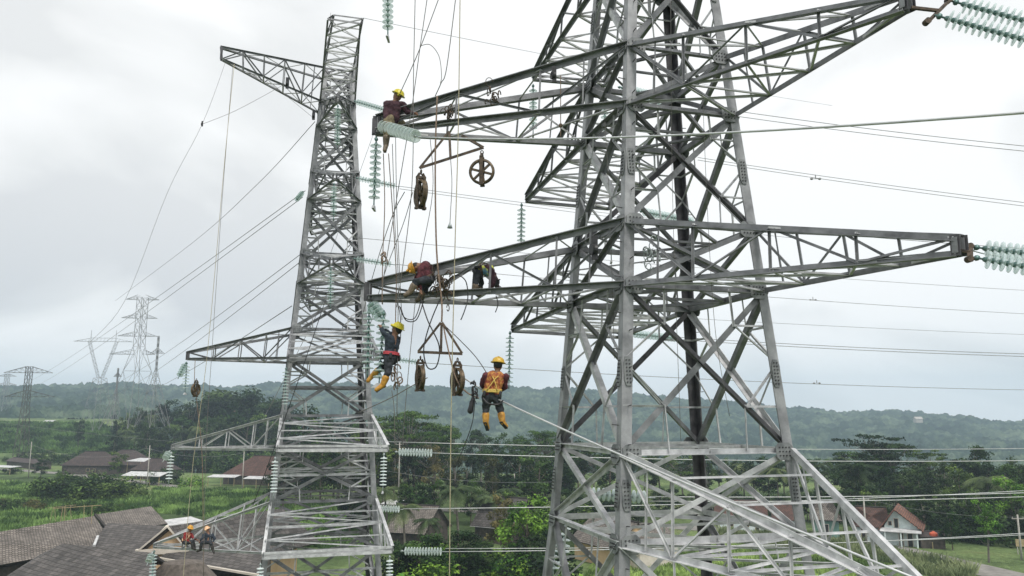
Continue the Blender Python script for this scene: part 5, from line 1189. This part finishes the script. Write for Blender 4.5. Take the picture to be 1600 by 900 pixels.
big_roof('dark hipped shingle roof nearest at the bottom left', [(E0, E1, A1, A0), (Bk1, Bk0, A0, A1), (Bk0, E0, A0)], 'roof2', (lerp(E0, Bk0, .2), lerp(E1, Bk1, .2), lerp(E1, Bk1, .8), lerp(E0, Bk0, .8)), 'wall_b', -14.8)
# cream gabled house with pale fascia
def cream_house():
    ap = GZ(262, 823, -11.6); l_ = GZ(212, 864, -14.2); r_ = GZ(296, 862, -14.2); back = (GZ(330, 812, -11.6) - ap); back.z = 0
    root = empty('house', Vector((ap.x, ap.y, -22)), 'cream gabled house with pale fascia boards among the roofs', 'house', 'big roofs at the lower left')
    f = Vector((l_.x - r_.x, l_.y - r_.y, 0)).normalized(); mb = MB(); t = back.normalized() * .2
    l2, r2 = l_ + back.normalized() * .5, r_ + back.normalized() * .5; a2 = ap + back.normalized() * .5 + Vector((0, 0, -.3)); lo_l, lo_r = Vector((l2.x, l2.y, -22.4)), Vector((r2.x, r2.y, -22.4))
    poly = [lo_l, lo_r, r2, a2, l2]; mb.add(poly + [p + t for p in poly], [(0, 1, 2, 3, 4), (9, 8, 7, 6, 5)] + [(i, i + 5, (i + 1) % 5 + 5, (i + 1) % 5) for i in range(5)]); build(mb, 'gable', M['wall_c'], root)
    B_ = back.normalized() * 17
    roof_plane(root, 'roof', (r_ + f * -2.5 + Vector((0, 0, -1.6)), r_ + f * -2.5 + B_ + Vector((0, 0, -1.6)), ap + B_, ap), 'roof2', .2); roof_plane(root, 'roof', (l_, ap, ap + B_, l_ + B_), 'roof2', .2)
    mb = MB(); mb.bar(ap, l_, .35, .16); mb.bar(ap, r_, .35, .16); mb.bar(l_ + Vector((0, 0, .1)), r_ + Vector((0, 0, .1)), .5, .5); build(mb, 'fascia', M['fascia'], root)
    wall_box(root, 'wall', l2 + B_ * .02, r2 + B_ * .02, r2 + B_ * .95, l2 + B_ * .95, -22.5, -14.8, 'wall_c')
cream_house()
A0, A1 = GZ(300, 842, -13.2), GZ(412, 842, -13.2); E0, E1 = GZ(246, 872, -14.6), GZ(410, 900, -15.3)
Bk0, Bk1 = GZ(330, 832, -15.2), GZ(430, 832, -15.2)
big_roof('broad dark ribbed roof under the lowest left arm', [(E0, E1, A1, A0), (Bk1, Bk0, A0, A1)], 'roof2', (lerp(E0, Bk0, .1), lerp(E1, Bk1, .1), lerp(E1, Bk1, .8), lerp(E0, Bk0, .8)), 'wall_b', -15.9, trims=((E0, E1, .25, 'fascia'),))
def thatch(px, py, ztop, rx, ry, h_, label, m='roof1'):
    c = G(px, py, ztop); root = empty('house', (c.x, c.y, -22), label, 'house', 'big roofs at the lower left'); k = 10; pts = [c + Vector((rx * math.cos(2 * math.pi * i / k), ry * math.sin(2 * math.pi * i / k), -h_)) for i in range(k)]; tp = [c + Vector((rx * .35 * math.cos(2 * math.pi * i / k), ry * .35 * math.sin(2 * math.pi * i / k), 0)) for i in range(k)]
    V = pts + tp + [c + Vector((0, 0, .25))]; F = [(i, (i + 1) % k, k + (i + 1) % k, k + i) for i in range(k)] + [(k + i, k + (i + 1) % k, 2 * k) for i in range(k)] + [tuple(range(k))[::-1]]
    mb = MB(); mb.add(V, F); build(mb, 'roof', M['thatch' if m == 'roof1' else m], root); mb = MB(); mb.lathe((c.x, c.y, -22.5), (0, 0, 1), [(0, min(rx, ry) * .8), (22.5 + ztop - h_ * .9, min(rx, ry) * .8)], 10); build(mb, 'wall', M['wall_b'], root)
thatch(212, 799, -16.5, 3.6, 3.6, 2.6, 'dark rounded thatched hut behind the cream gable', 'bark')
thatch(296, 814, -16.0, 5.4, 4.2, 2.2, 'pale rounded thatched roof right of the cream gable')
thatch(286, 878, -13.6, 5.0, 4.2, 3.4, 'pale brown rounded roof at the bottom beside the lowest arm')
awning(GZ(262, 826, -16), GZ(318, 818, -16), 3.0, -15.6, -15.2, 'white', 'white sheet canopy beside the rounded thatched roof', 2)
# houses along the left road
house(g0(96, 741), g0(166, 742), 10, 3.4, 7.8, 'brown tiled house left of the bushes by the left road', 'wall_b', 'roof4', 'hip', openings=((.55, .62, 1, 2.2, 'w'), (.7, .75, 0, 2.1, 'd')))
house(g0(150, 738), g0(208, 740), 11, 3.2, 8.0, 'brown hip roofed house beside the white sheet roof', 'wall_b', 'roof4', 'hip')
house(g0(205, 748), g0(250, 750), 8, 3.2, 6.6, 'low dark roadside building with brown roof behind the white pole', 'wall_b', 'roof4', 'hip', openings=((.2, .4, 0, 2.2, 'd'), (.6, .8, 0, 2.2, 'd')))
awning(g0(188, 757), g0(248, 759), 4, -19.3, -18.3, 'white', 'pale sheet awning over the roadside shops', 5)
awning(g0(195, 742), g0(240, 744), 6, -17.2, -16.4, 'white', 'bright white sheet roof in the roadside cluster', 3)
house(g0(10, 729), g0(58, 734), 5, 2.4, 3.6, 'small dark open shed at the left by the dark pylon', 'wall_b', 'roof4', 'gable')
house(g0(-20, 738), g0(14, 742), 5, 2.6, 3.4, 'small grey sheet walled hut at the left edge', 'wall_w', 'white', 'gable') if False else awning(g0(-20, 740), g0(15, 742), 4, -19.5, -19.2, 'white', 'small grey sheet hut at the left edge', 3)
house(g0(348, 756), g0(440, 760), 12, 3.0, 8.4, 'red brown tiled house seen under the second left arm', 'wall_b', 'roof3', 'hip', hip=.55, openings=((.1, .2, 0, 2.0, 'd'),))
awning(g0(322, 759), g0(366, 760), 3.5, -19.4, -18.9, 'white', 'white awning at the left end of the red brown house', 3)
awning(g0(378, 762), g0(420, 763), 3.5, -19.4, -18.9, 'white', 'white awning at the right end of the red brown house', 3)
# centre roofs among trees
house(g0(606, 858), g0(660, 862), 9, 3, 6.6, 'pale brown roof among trees right of the left pylon', 'wall_b', 'roof1', 'gable')
awning(g0(594, 812), g0(622, 814), 3, -18.8, -18.2, 'white', 'small white sheet roof right of the left pylon', 2)
house(g0(742, 846), g0(800, 852), 9, 3, 7.2, 'dark roof with a white ridge line between the central trees', 'wall_b', 'roof2', 'gable', fascia_m='white')
# houses behind the near pylon's lower part
house(g0(898, 872), g0(960, 890), 8, 3.0, 6.2, 'pale brown shingle roof under the lower left ring of the near pylon', 'wall_c', 'roof1', 'gable')
house(g0(1000, 892), g0(1060, 880), 7, 3.2, 5.4, 'small timber walled house behind the legs of the near pylon', 'fascia', 'roof1', 'gable')
house(g0(1122, 828), g0(1196, 831), 7, 2.8, 5.3, 'white house with red tiled roof behind the near pylon', 'wall_w', 'roof3', 'gable', openings=((.25, .33, .8, 2.1, 'w'), (.6, .66, .8, 2.1, 'w'), (.8, .87, 0, 2.1, 'd')))
house(g0(1212, 832), g0(1250, 834), 6, 2.6, 4.8, 'house with dull red tiled roof just left of the right leg', 'wall_w', 'roof3', 'gable', openings=((.3, .4, .8, 2.0, 'w'),))
house(g0(1272, 838), g0(1312, 840), 7, 3.2, 6.0, 'green walled house with pale roof between the two white houses', 'wall_g', 'roof1', 'hip', openings=((.4, .6, 0, 2.2, 'd'),))
house(g0(1340, 846), g0(1388, 849), 7, 2.8, 5.5, 'red hip roofed house left of the white gabled house', 'wall_w', 'roof3', 'hip', hip=.7, openings=((.15, .3, 0, 2.4, 'd'), (.45, .6, 0, 2.4, 'd')))
def gable_house():
    a = g0(1384, 852); b = g0(1436, 856); u = (b - a).normalized(); v = Vector((-u.y, u.x, 0)); W = (b - a).length
    root = empty('house', (a + b) / 2, 'white two storey house with orange tiled gable facing the road', 'house'); zt = -18.8; ap = lerp(a, b, .34); zr = -16.1; Z = Vector((0, 0, 1)); dpt = 9
    wall_box(root, 'wall', a, b, b + v * dpt, a + v * dpt, -22.6, zt, 'wall_w')
    mb = MB(); pl = [a + Z * (22 + zt) + Z * .01, b + Z * (22 + zt) + Z * .01, ap + Z * (22 + zr)]; t = v * .2
    for p in pl: pass
    mb.add(pl + [p + t for p in pl], [(0, 1, 2), (5, 4, 3), (0, 3, 4, 1), (1, 4, 5, 2), (2, 5, 3, 0)]); build(mb, 'gable', M['wall_w'], root)
    e = v * -.7; F_ = v * (dpt + .6); R = ap + Z * (22 + zr + .1); Lo = a - u * 1.0 + Z * (22 + zt - .7); Ro = b + u * .9 + Z * (22 + zt - .5)
    roof_plane(root, 'roof', (Lo + F_, Lo + e, R + e, R + F_), 'roof5', .16); roof_plane(root, 'roof', (Ro + e, Ro + F_, R + F_, R + e), 'roof5', .16)
    for t0, t1, h0, h1, kd in ((.12, .24, 3.3, 4.0, 'window'), (.30, .44, 3.0, 4.5, 'window'), (.42, .56, 0, 2.2, 'door'), (.68, .84, 0, 2.2, 'door')):
        mb = MB(); mb.box(a + u * W * (t0 + t1) / 2 - v * .04 + Z * (h0 + h1) / 2, (W * (t1 - t0), .12, h1 - h0), (u, v, Z)); ob = build(mb, kd, M['dark'], root)
        fr = MB(); c_ = a - v * .11
        for s_, q_ in ((t0, t0), (t1, t1)): fr.bar(c_ + u * W * s_ + Z * h0, c_ + u * W * q_ + Z * h1, .1, .06, n=v)
        fr.bar(c_ + u * W * t0 + Z * h1, c_ + u * W * t1 + Z * h1, .1, .06, n=v); build(fr, 'frame', M['fascia'], ob)
    mb = MB(); S = [a - u * .6 - v * 1.6 + Z * 2.5, b + u * .6 - v * 1.6 + Z * 2.5, b + u * .6 + Z * 2.9, a - u * .6 + Z * 2.9]; S = [p - v * .01 for p in S]
    mb.add(S + [p - Z * .1 for p in S], [(0, 1, 2, 3), (7, 6, 5, 4), (0, 4, 5, 1), (1, 5, 6, 2), (2, 6, 7, 3), (3, 7, 4, 0)]); build(mb, 'porch_roof', M['white'], root)
    for t_ in (.02, .5, .98): mb = MB(); p = a + u * W * t_ - v * 1.4; mb.bar(p, p + Z * 2.5, .2); build(mb, 'post', M['wall_w'], root)
gable_house()
house(g0(1440, 858), g0(1478, 860), 4, 2.0, 2.6, 'low fence like shed under the orange water tank', 'wall_b', 'roof4', 'gable', over=.2)
c = G(1459, 840, -20.2); mb = MB(); mb.lathe((c.x, c.y, -20.8), (0, 0, 1), [(0, .55), (.1, .62), (1.2, .62), (1.4, .5), (1.5, .25), (1.6, .22), (1.6, .1)], 18); t_ = build(mb, 'water_tank', M['tank'], origin=(c.x, c.y, -20.8)); tag(t_, 'orange cylindrical water tank right of the white gabled house', 'water tank')
mb = MB()
for sx in (-.6, .6):
    for sy in (-.6, .6): mb.bar((c.x + sx, c.y + sy, -22.3), (c.x + sx, c.y + sy, -20.8), .12)
build(mb, 'stand', M['wood'], t_)
# small hut on the far hillside
hh = P(1437, 662, 1150); zb_ = hh.z + 2
house(Vector((hh.x - 5, hh.y, 0)), Vector((hh.x + 5, hh.y, 0)), 8, 5, 8, 'tiny pale building on the far hillside', 'conc', 'conc', 'gable', zb=zb_)
hb = onground(75, 662); house(Vector((hb.x - 2.6, hb.y, 0)), Vector((hb.x + 2.6, hb.y, 0)), 4, 1.4, 2.0, 'tiny hut with pale blue roof in the terraced field', 'wall_b', 'white', 'gable', zb=hb.z)
# concrete poles
def pole(px, top_py, base_py, label, arm_=True, r=.14, z=-22.0, name='utility_pole', m='conc'):
    b = G(px, base_py, z); tp = P(px, top_py, b.y); o = empty(name, b, label, 'pole'); mb = MB(); mb.tube([b + Vector((0, 0, -.5)), Vector((b.x, b.y, tp.z))], r * 1.25, 8, r * .8); build(mb, 'pole_shaft', M[m], o, smooth=True)
    if arm_:
        mb = MB(); z_ = tp.z - .6; mb.bar((b.x - .9, b.y, z_), (b.x + .9, b.y, z_), .1)
        for s in (-.8, 0, .8): mb.tube([(b.x + s, b.y, z_), (b.x + s, b.y, z_ + .3)], .05, 6)
        build(mb, 'cross_bar', M['conc'], o)
    return o
pole(229, 696, 769, 'pale pole standing by the roadside awning', False)
pole(378, 705, 770, 'pale pole beside the red brown house', False)
pole(622, 690, 800, 'pale pole among the trees right of the left pylon', True)
pole(804, 740, 800, 'white street lamp pole above the central trees', False)
pole(1355, 775, 860, 'pole with insulators in front of the red hip roof', True)
pole(1597, 804, 878, 'pole at the right edge by the road', True)
pole(44, 690, 748, 'pale leaning pole beside the dark old pylon', False)
c = g0(1598, 868); mb = MB(); mb.bar((c.x - .7, c.y, -22.2), (c.x - .7, c.y, -19.6), .1); mb.bar((c.x + .7, c.y, -22.2), (c.x + .7, c.y, -19.6), .1); so = build(mb, 'roadside_sign', M['conc'], origin=(c.x, c.y, -22)); tag(so, 'yellow board on two posts at the right edge', 'sign')
mb = MB(); mb.box((c.x, c.y - .08, -20.1), (1.9, .08, 1.1)); build(mb, 'board', M['wood'], so)
# bamboo frames by the roofs
def bamboo(p0, p1, zt, label):
    a, b = g0(*p0), g0(*p1); o = empty('bamboo_frame', a, label, 'frame')
    for p in (a, a + Vector((1.2, .4, 0)), b, b + Vector((-1.2, .4, 0))): mb = MB(); mb.tube([Vector((p.x, p.y, -22.3)), Vector((p.x + .6 * (1 if p is a else -1), p.y, zt))], .045, 5, .035); build(mb, 'pole', M['wood'], o)
    mb = MB(); mb.tube([Vector((a.x - .6, a.y, zt - .2)), Vector((b.x + .6, b.y, zt))], .04, 5); build(mb, 'cross_pole', M['wood'], o)
bamboo((76, 822), (112, 818), -18.4, 'bamboo goal shaped frame in the grass behind the long roof')
bamboo((78, 930), (140, 925), -11.6, 'bamboo frame standing in front of the nearest hipped roof')
# low voltage wires between poles
line((44, 692, 215), (230, 700, 200), .03, 'wire_d', 'thin wire sagging from the leaning pole to the roadside pole', sag=3)
line((230, 700, 200), (378, 708, 210), .03, 'wire_d', 'thin wire between the two pale roadside poles', sag=1.5)
line((0, 660, 230), (440, 700, 230), .03, 'wire_d', 'thin wire crossing the dark wood on the left', sag=1)
line((1355, 780, 135), (1597, 808, 118), .02, 'wire_d', 'thin wire between the poles by the right hand road', sag=.8)
line((600, 735, 150), (880, 752, 150), .025, 'wire_d', 'thin dark wire across the central trees', sag=1)

# ------------------------------------------------------------------ placing the trees
def row(n, x0, x1, tops, Ys, kinds, label, group, seed, wid=(.8, 1.3)):
    rg = random.Random(seed)
    for i in range(n):
        px = x0 + (x1 - x0) * (i + rg.uniform(.1, .9)) / n; tp = np.interp(px, [t[0] for t in tops], [t[1] for t in tops]) + rg.uniform(-7, 9)
        k, lm = rg.choice(kinds); tree(px, tp, rg.uniform(*Ys), k, lm, label.get(k, label['*']), group, rg.uniform(*wid), rg.randrange(3))
# wood on the left behind the road
row(26, 184, 452, [(184, 650), (230, 640), (280, 626), (345, 610), (390, 618), (452, 628)], (372, 410), [('round', 'b'), ('round', 'a'), ('tall', 'b'), ('palm', 'a'), ('round', 'b')],
    {'*': 'dark leafy tree in the wood behind the highest left arm', 'palm': 'palm rising from the wood behind the highest left arm', 'tall': 'slim dark tree in the wood behind the highest left arm'}, 'trees of the left wood, back row', 1)
row(26, 170, 450, [(170, 672), (230, 664), (300, 650), (450, 655)], (330, 365), [('round', 'b'), ('round', 'a'), ('palm', 'a'), ('palm', 'a'), ('tall', 'a'), ('round', 'b')],
    {'*': 'dark leafy tree in the front of the left wood', 'palm': 'palm in the front of the left wood', 'tall': 'slim tree in the front of the left wood'}, 'trees of the left wood, front row', 2)
row(22, 190, 450, [(190, 690), (300, 690), (450, 688)], (302, 325), [('bush', 'a'), ('bush', 'c'), ('round', 'b'), ('bush', 'a')],
    {'*': 'dark low tree at the foot of the left wood', 'bush': 'green bush at the foot of the left wood'}, 'undergrowth at the foot of the left wood', 3)
# bushes by the left road and field
row(7, 94, 182, [(94, 728), (130, 714), (182, 738)], (196, 214), [('bush', 'b'), ('bush', 'a'), ('round', 'b')], {'*': 'dark bushy tree between the road and the brown houses', 'bush': 'dark bush clump between the road and the brown houses'}, 'bushes by the left road', 4, (1.0, 1.5))
row(16, -10, 215, [(-10, 768), (60, 778), (140, 776), (215, 786)], (168, 188), [('bush', 'b'), ('bush', 'a'), ('bush', 'd')], {'*': 'dark green bush in the hollow below the left road'}, 'bushes in the hollow below the left road', 5, (1.0, 1.6))
row(7, -10, 180, [(-10, 706), (180, 692)], (320, 345), [('bush', 'a'), ('bush', 'b'), ('round', 'a')], {'*': 'small tree in the field above the brown houses', 'bush': 'bush in the field above the brown houses'}, 'bushes in the terraced field', 6)
row(6, 0, 190, [(0, 668), (190, 662)], (400, 480), [('bush', 'a'), ('bush', 'b'), ('round', 'b')], {'*': 'small far tree in the upper terraced field', 'bush': 'far bush in the upper terraced field'}, 'far bushes in the terraced field', 16)
for px_, tp_, Y_, k_, l_, lb_ in ((66, 716, 262, 'round', 'b', 'leafy tree at the left end of the brown tiled house'), (186, 706, 275, 'round', 'a', 'leafy tree between the two brown hip roofed houses'),
        (262, 722, 245, 'bush', 'a', 'bush at the right end of the roadside shops'), (300, 735, 232, 'bush', 'c', 'bush left of the red brown house'), (452, 728, 235, 'round', 'b', 'tree at the right end of the red brown house'), (20, 722, 285, 'bush', 'a', 'bush behind the dark open shed')):
    tree(px_, tp_, Y_, k_, l_, lb_, None, 1.2, 0)
tree(126, 655, 380, 'round', 'b', 'lone dark tree standing in the terraced field', None, .6, 0)
# centre wood between the pylons
row(20, 470, 900, [(470, 640), (560, 655), (640, 642), (720, 668), (790, 680), (850, 672), (900, 690)], (228, 270), [('round', 'b'), ('round', 'a'), ('tall', 'a'), ('umbrella', 'a'), ('umbrella', 'b')],
    {'*': 'tall leafy tree in the wood between the two pylons', 'umbrella': 'flat crowned tree in the wood between the two pylons', 'tall': 'slim tree in the wood between the two pylons'}, 'trees of the central wood, back row', 7)
tree(640, 640, 200, 'umbrella', 'a', 'broad flat crowned tree above the white string right of the left pylon', None, 1.0, 0)
tree(850, 668, 205, 'umbrella', 'a', 'flat crowned tree left of the near pylon leg', None, .7, 1)
tree(680, 670, 190, 'umbrella', 'a', 'second flat crowned tree right of the left pylon', None, .8, 2)
row(24, 440, 900, [(440, 690), (560, 700), (640, 690), (700, 702), (780, 712), (900, 715)], (165, 205), [('tall', 'd'), ('round', 'b'), ('round', 'a'), ('tall', 'b'), ('round', 'b'), ('tall', 'a')],
    {'*': 'dark leafy tree in the middle of the central wood', 'tall': 'slim tree in the middle of the central wood'}, 'trees of the central wood, middle row', 8)
row(18, 540, 900, [(540, 760), (700, 750), (900, 765)], (138, 158), [('round', 'a'), ('round', 'b'), ('bush', 'a'), ('tall', 'a'), ('palm', 'a')],
    {'*': 'green leafy tree in the front of the central wood', 'palm': 'small palm in the front of the central wood', 'bush': 'bush in the front of the central wood', 'tall': 'slim tree in the front of the central wood'}, 'trees of the central wood, front row', 9)
tree(822, 775, 112, 'round', 'c', 'big fresh green tree left of the near pylon foot', None, 1.25, 1)
tree(786, 770, 120, 'round', 'd', 'olive brown topped tree left of the fresh green tree', None, .8, 0)
tree(634, 775, 122, 'palm', 'a', 'palm with drooping fronds above the pale brown roof', None, 1, 0)
tree(672, 798, 118, 'palm', 'a', 'palm beside the dark roof with white ridge', None, 1, 1)
row(16, 615, 870, [(615, 850), (700, 826), (760, 845), (870, 830)], (92, 110), [('bush', 'a'), ('bush', 'c'), ('round', 'a'), ('bush', 'b'), ('round', 'b')],
    {'*': 'leafy tree at the bottom between the two pylons', 'bush': 'leafy bush at the bottom between the two pylons'}, 'nearest bushes between the pylons', 10, (1.0, 1.5))
row(10, 600, 880, [(600, 875), (880, 872)], (78, 88), [('bush', 'a'), ('bush', 'c'), ('bush', 'b')], {'*': 'fresh leafy bush at the bottom edge between the two pylons'}, 'bottom edge bushes between the pylons', 17, (1.0, 1.5))
row(8, 430, 600, [(430, 795), (600, 800)], (140, 170), [('bush', 'c'), ('bush', 'a'), ('round', 'b')], {'*': 'small tree seen through the left pylon', 'bush': 'green bush seen through the left pylon'}, 'bushes behind the left pylon', 11)
row(14, 440, 610, [(440, 700), (610, 705)], (190, 225), [('round', 'b'), ('tall', 'b'), ('palm', 'a')], {'*': 'dark tree seen through the left pylon', 'palm': 'palm seen through the left pylon'}, 'trees behind the left pylon', 12)
# right of and behind the near pylon
row(30, 880, 1320, [(880, 690), (960, 702), (1040, 708), (1150, 716), (1240, 720), (1320, 712)], (185, 225), [('round', 'b'), ('round', 'a'), ('umbrella', 'a'), ('palm', 'a'), ('tall', 'b')],
    {'*': 'leafy tree behind the lower rings of the near pylon', 'palm': 'palm behind the lower rings of the near pylon', 'umbrella': 'flat crowned tree behind the lower rings of the near pylon'}, 'trees behind the near pylon', 13)
row(26, 880, 1340, [(880, 760), (1100, 768), (1340, 760)], (158, 180), [('round', 'b'), ('round', 'b'), ('bush', 'b'), ('palm', 'a')],
    {'*': 'dark tree above the house roofs behind the near pylon', 'palm': 'palm above the house roofs behind the near pylon', 'bush': 'dark bush above the house roofs behind the near pylon'}, 'dark trees above the roofs behind the near pylon', 14)
tree(1362, 677, 190, 'umbrella', 'b', 'tall umbrella shaped tree above the white gabled house', None, 1.15, 0)
tree(1392, 690, 186, 'umbrella', 'b', 'lower dark umbrella tree overlapping the tall umbrella shaped tree', None, 1.0, 2)
tree(1340, 700, 188, 'umbrella', 'a', 'wide flat crown left of the tall umbrella shaped tree', None, .9, 1)
tree(1368, 712, 182, 'round', 'b', 'dark rounded crown filling in under the umbrella shaped trees', None, 1.1, 1)
tree(1345, 712, 165, 'palm', 'a', 'coconut palm in front of the umbrella shaped tree', None, 1.35, 0)
tree(1445, 697, 185, 'umbrella', 'a', 'green flat topped tree right of the umbrella shaped tree', None, .75, 1)
tree(1522, 697, 180, 'round', 'b', 'dark rounded tree top on the right skyline of the wood', None, .9, 2)
tree(1590, 716, 175, 'round', 'b', 'dark rounded tree at the right edge', None, .9, 1)
tree(1545, 730, 150, 'palm', 'a', 'palm with pale fronds below the dark rounded tree', None, 1.3, 1)
tree(1572, 745, 140, 'round', 'c', 'pale green tree at the right edge below the palm', None, 1.0, 0)
row(26, 1325, 1640, [(1325, 725), (1400, 735), (1500, 722), (1640, 735)], (160, 185), [('round', 'b'), ('round', 'b'), ('round', 'a'), ('tall', 'b')],
    {'*': 'dark leafy tree of the right wood behind the white gabled house', 'tall': 'slim dark tree of the right wood'}, 'trees of the right wood, back row', 15)
row(22, 1440, 1680, [(1440, 775), (1520, 770), (1680, 775)], (134, 152), [('round', 'b'), ('round', 'a'), ('tall', 'b'), ('bush', 'b')],
    {'*': 'dark leafy tree beside the right hand road', 'tall': 'slim dark tree beside the right hand road', 'bush': 'dark bush beside the right hand road'}, 'trees of the right wood, front row', 18)
row(8, 1290, 1440, [(1290, 770), (1440, 775)], (146, 158), [('round', 'b'), ('round', 'a')], {'*': 'dark tree just behind the red hip roof'}, 'dark trees behind the red hip roof', 19)
tree(1535, 782, 118, 'tall', 'c', 'young pale leaved tree standing by the right hand road', None, 1.0, 0)
tree(1484, 800, 128, 'round', 'a', 'leafy tree right of the orange water tank', None, .9, 2)

# give every look-alike its own place in words, counted from the left
ORD = 'first second third fourth fifth sixth seventh eighth ninth tenth eleventh twelfth thirteenth fourteenth fifteenth sixteenth seventeenth eighteenth nineteenth twentieth twenty-first twenty-second twenty-third twenty-fourth twenty-fifth twenty-sixth'.split()
_by = {}
for o, px in TREES: _by.setdefault((o.get('group'), o['label']), []).append((px, o))
for (g_, lb), its in _by.items():
    if len(its) > 1:
        for i, (px, o) in enumerate(sorted(its, key=lambda t: t[0])): o['label'] = (ORD[i] + ' from left: ' if i else 'leftmost: ') + lb
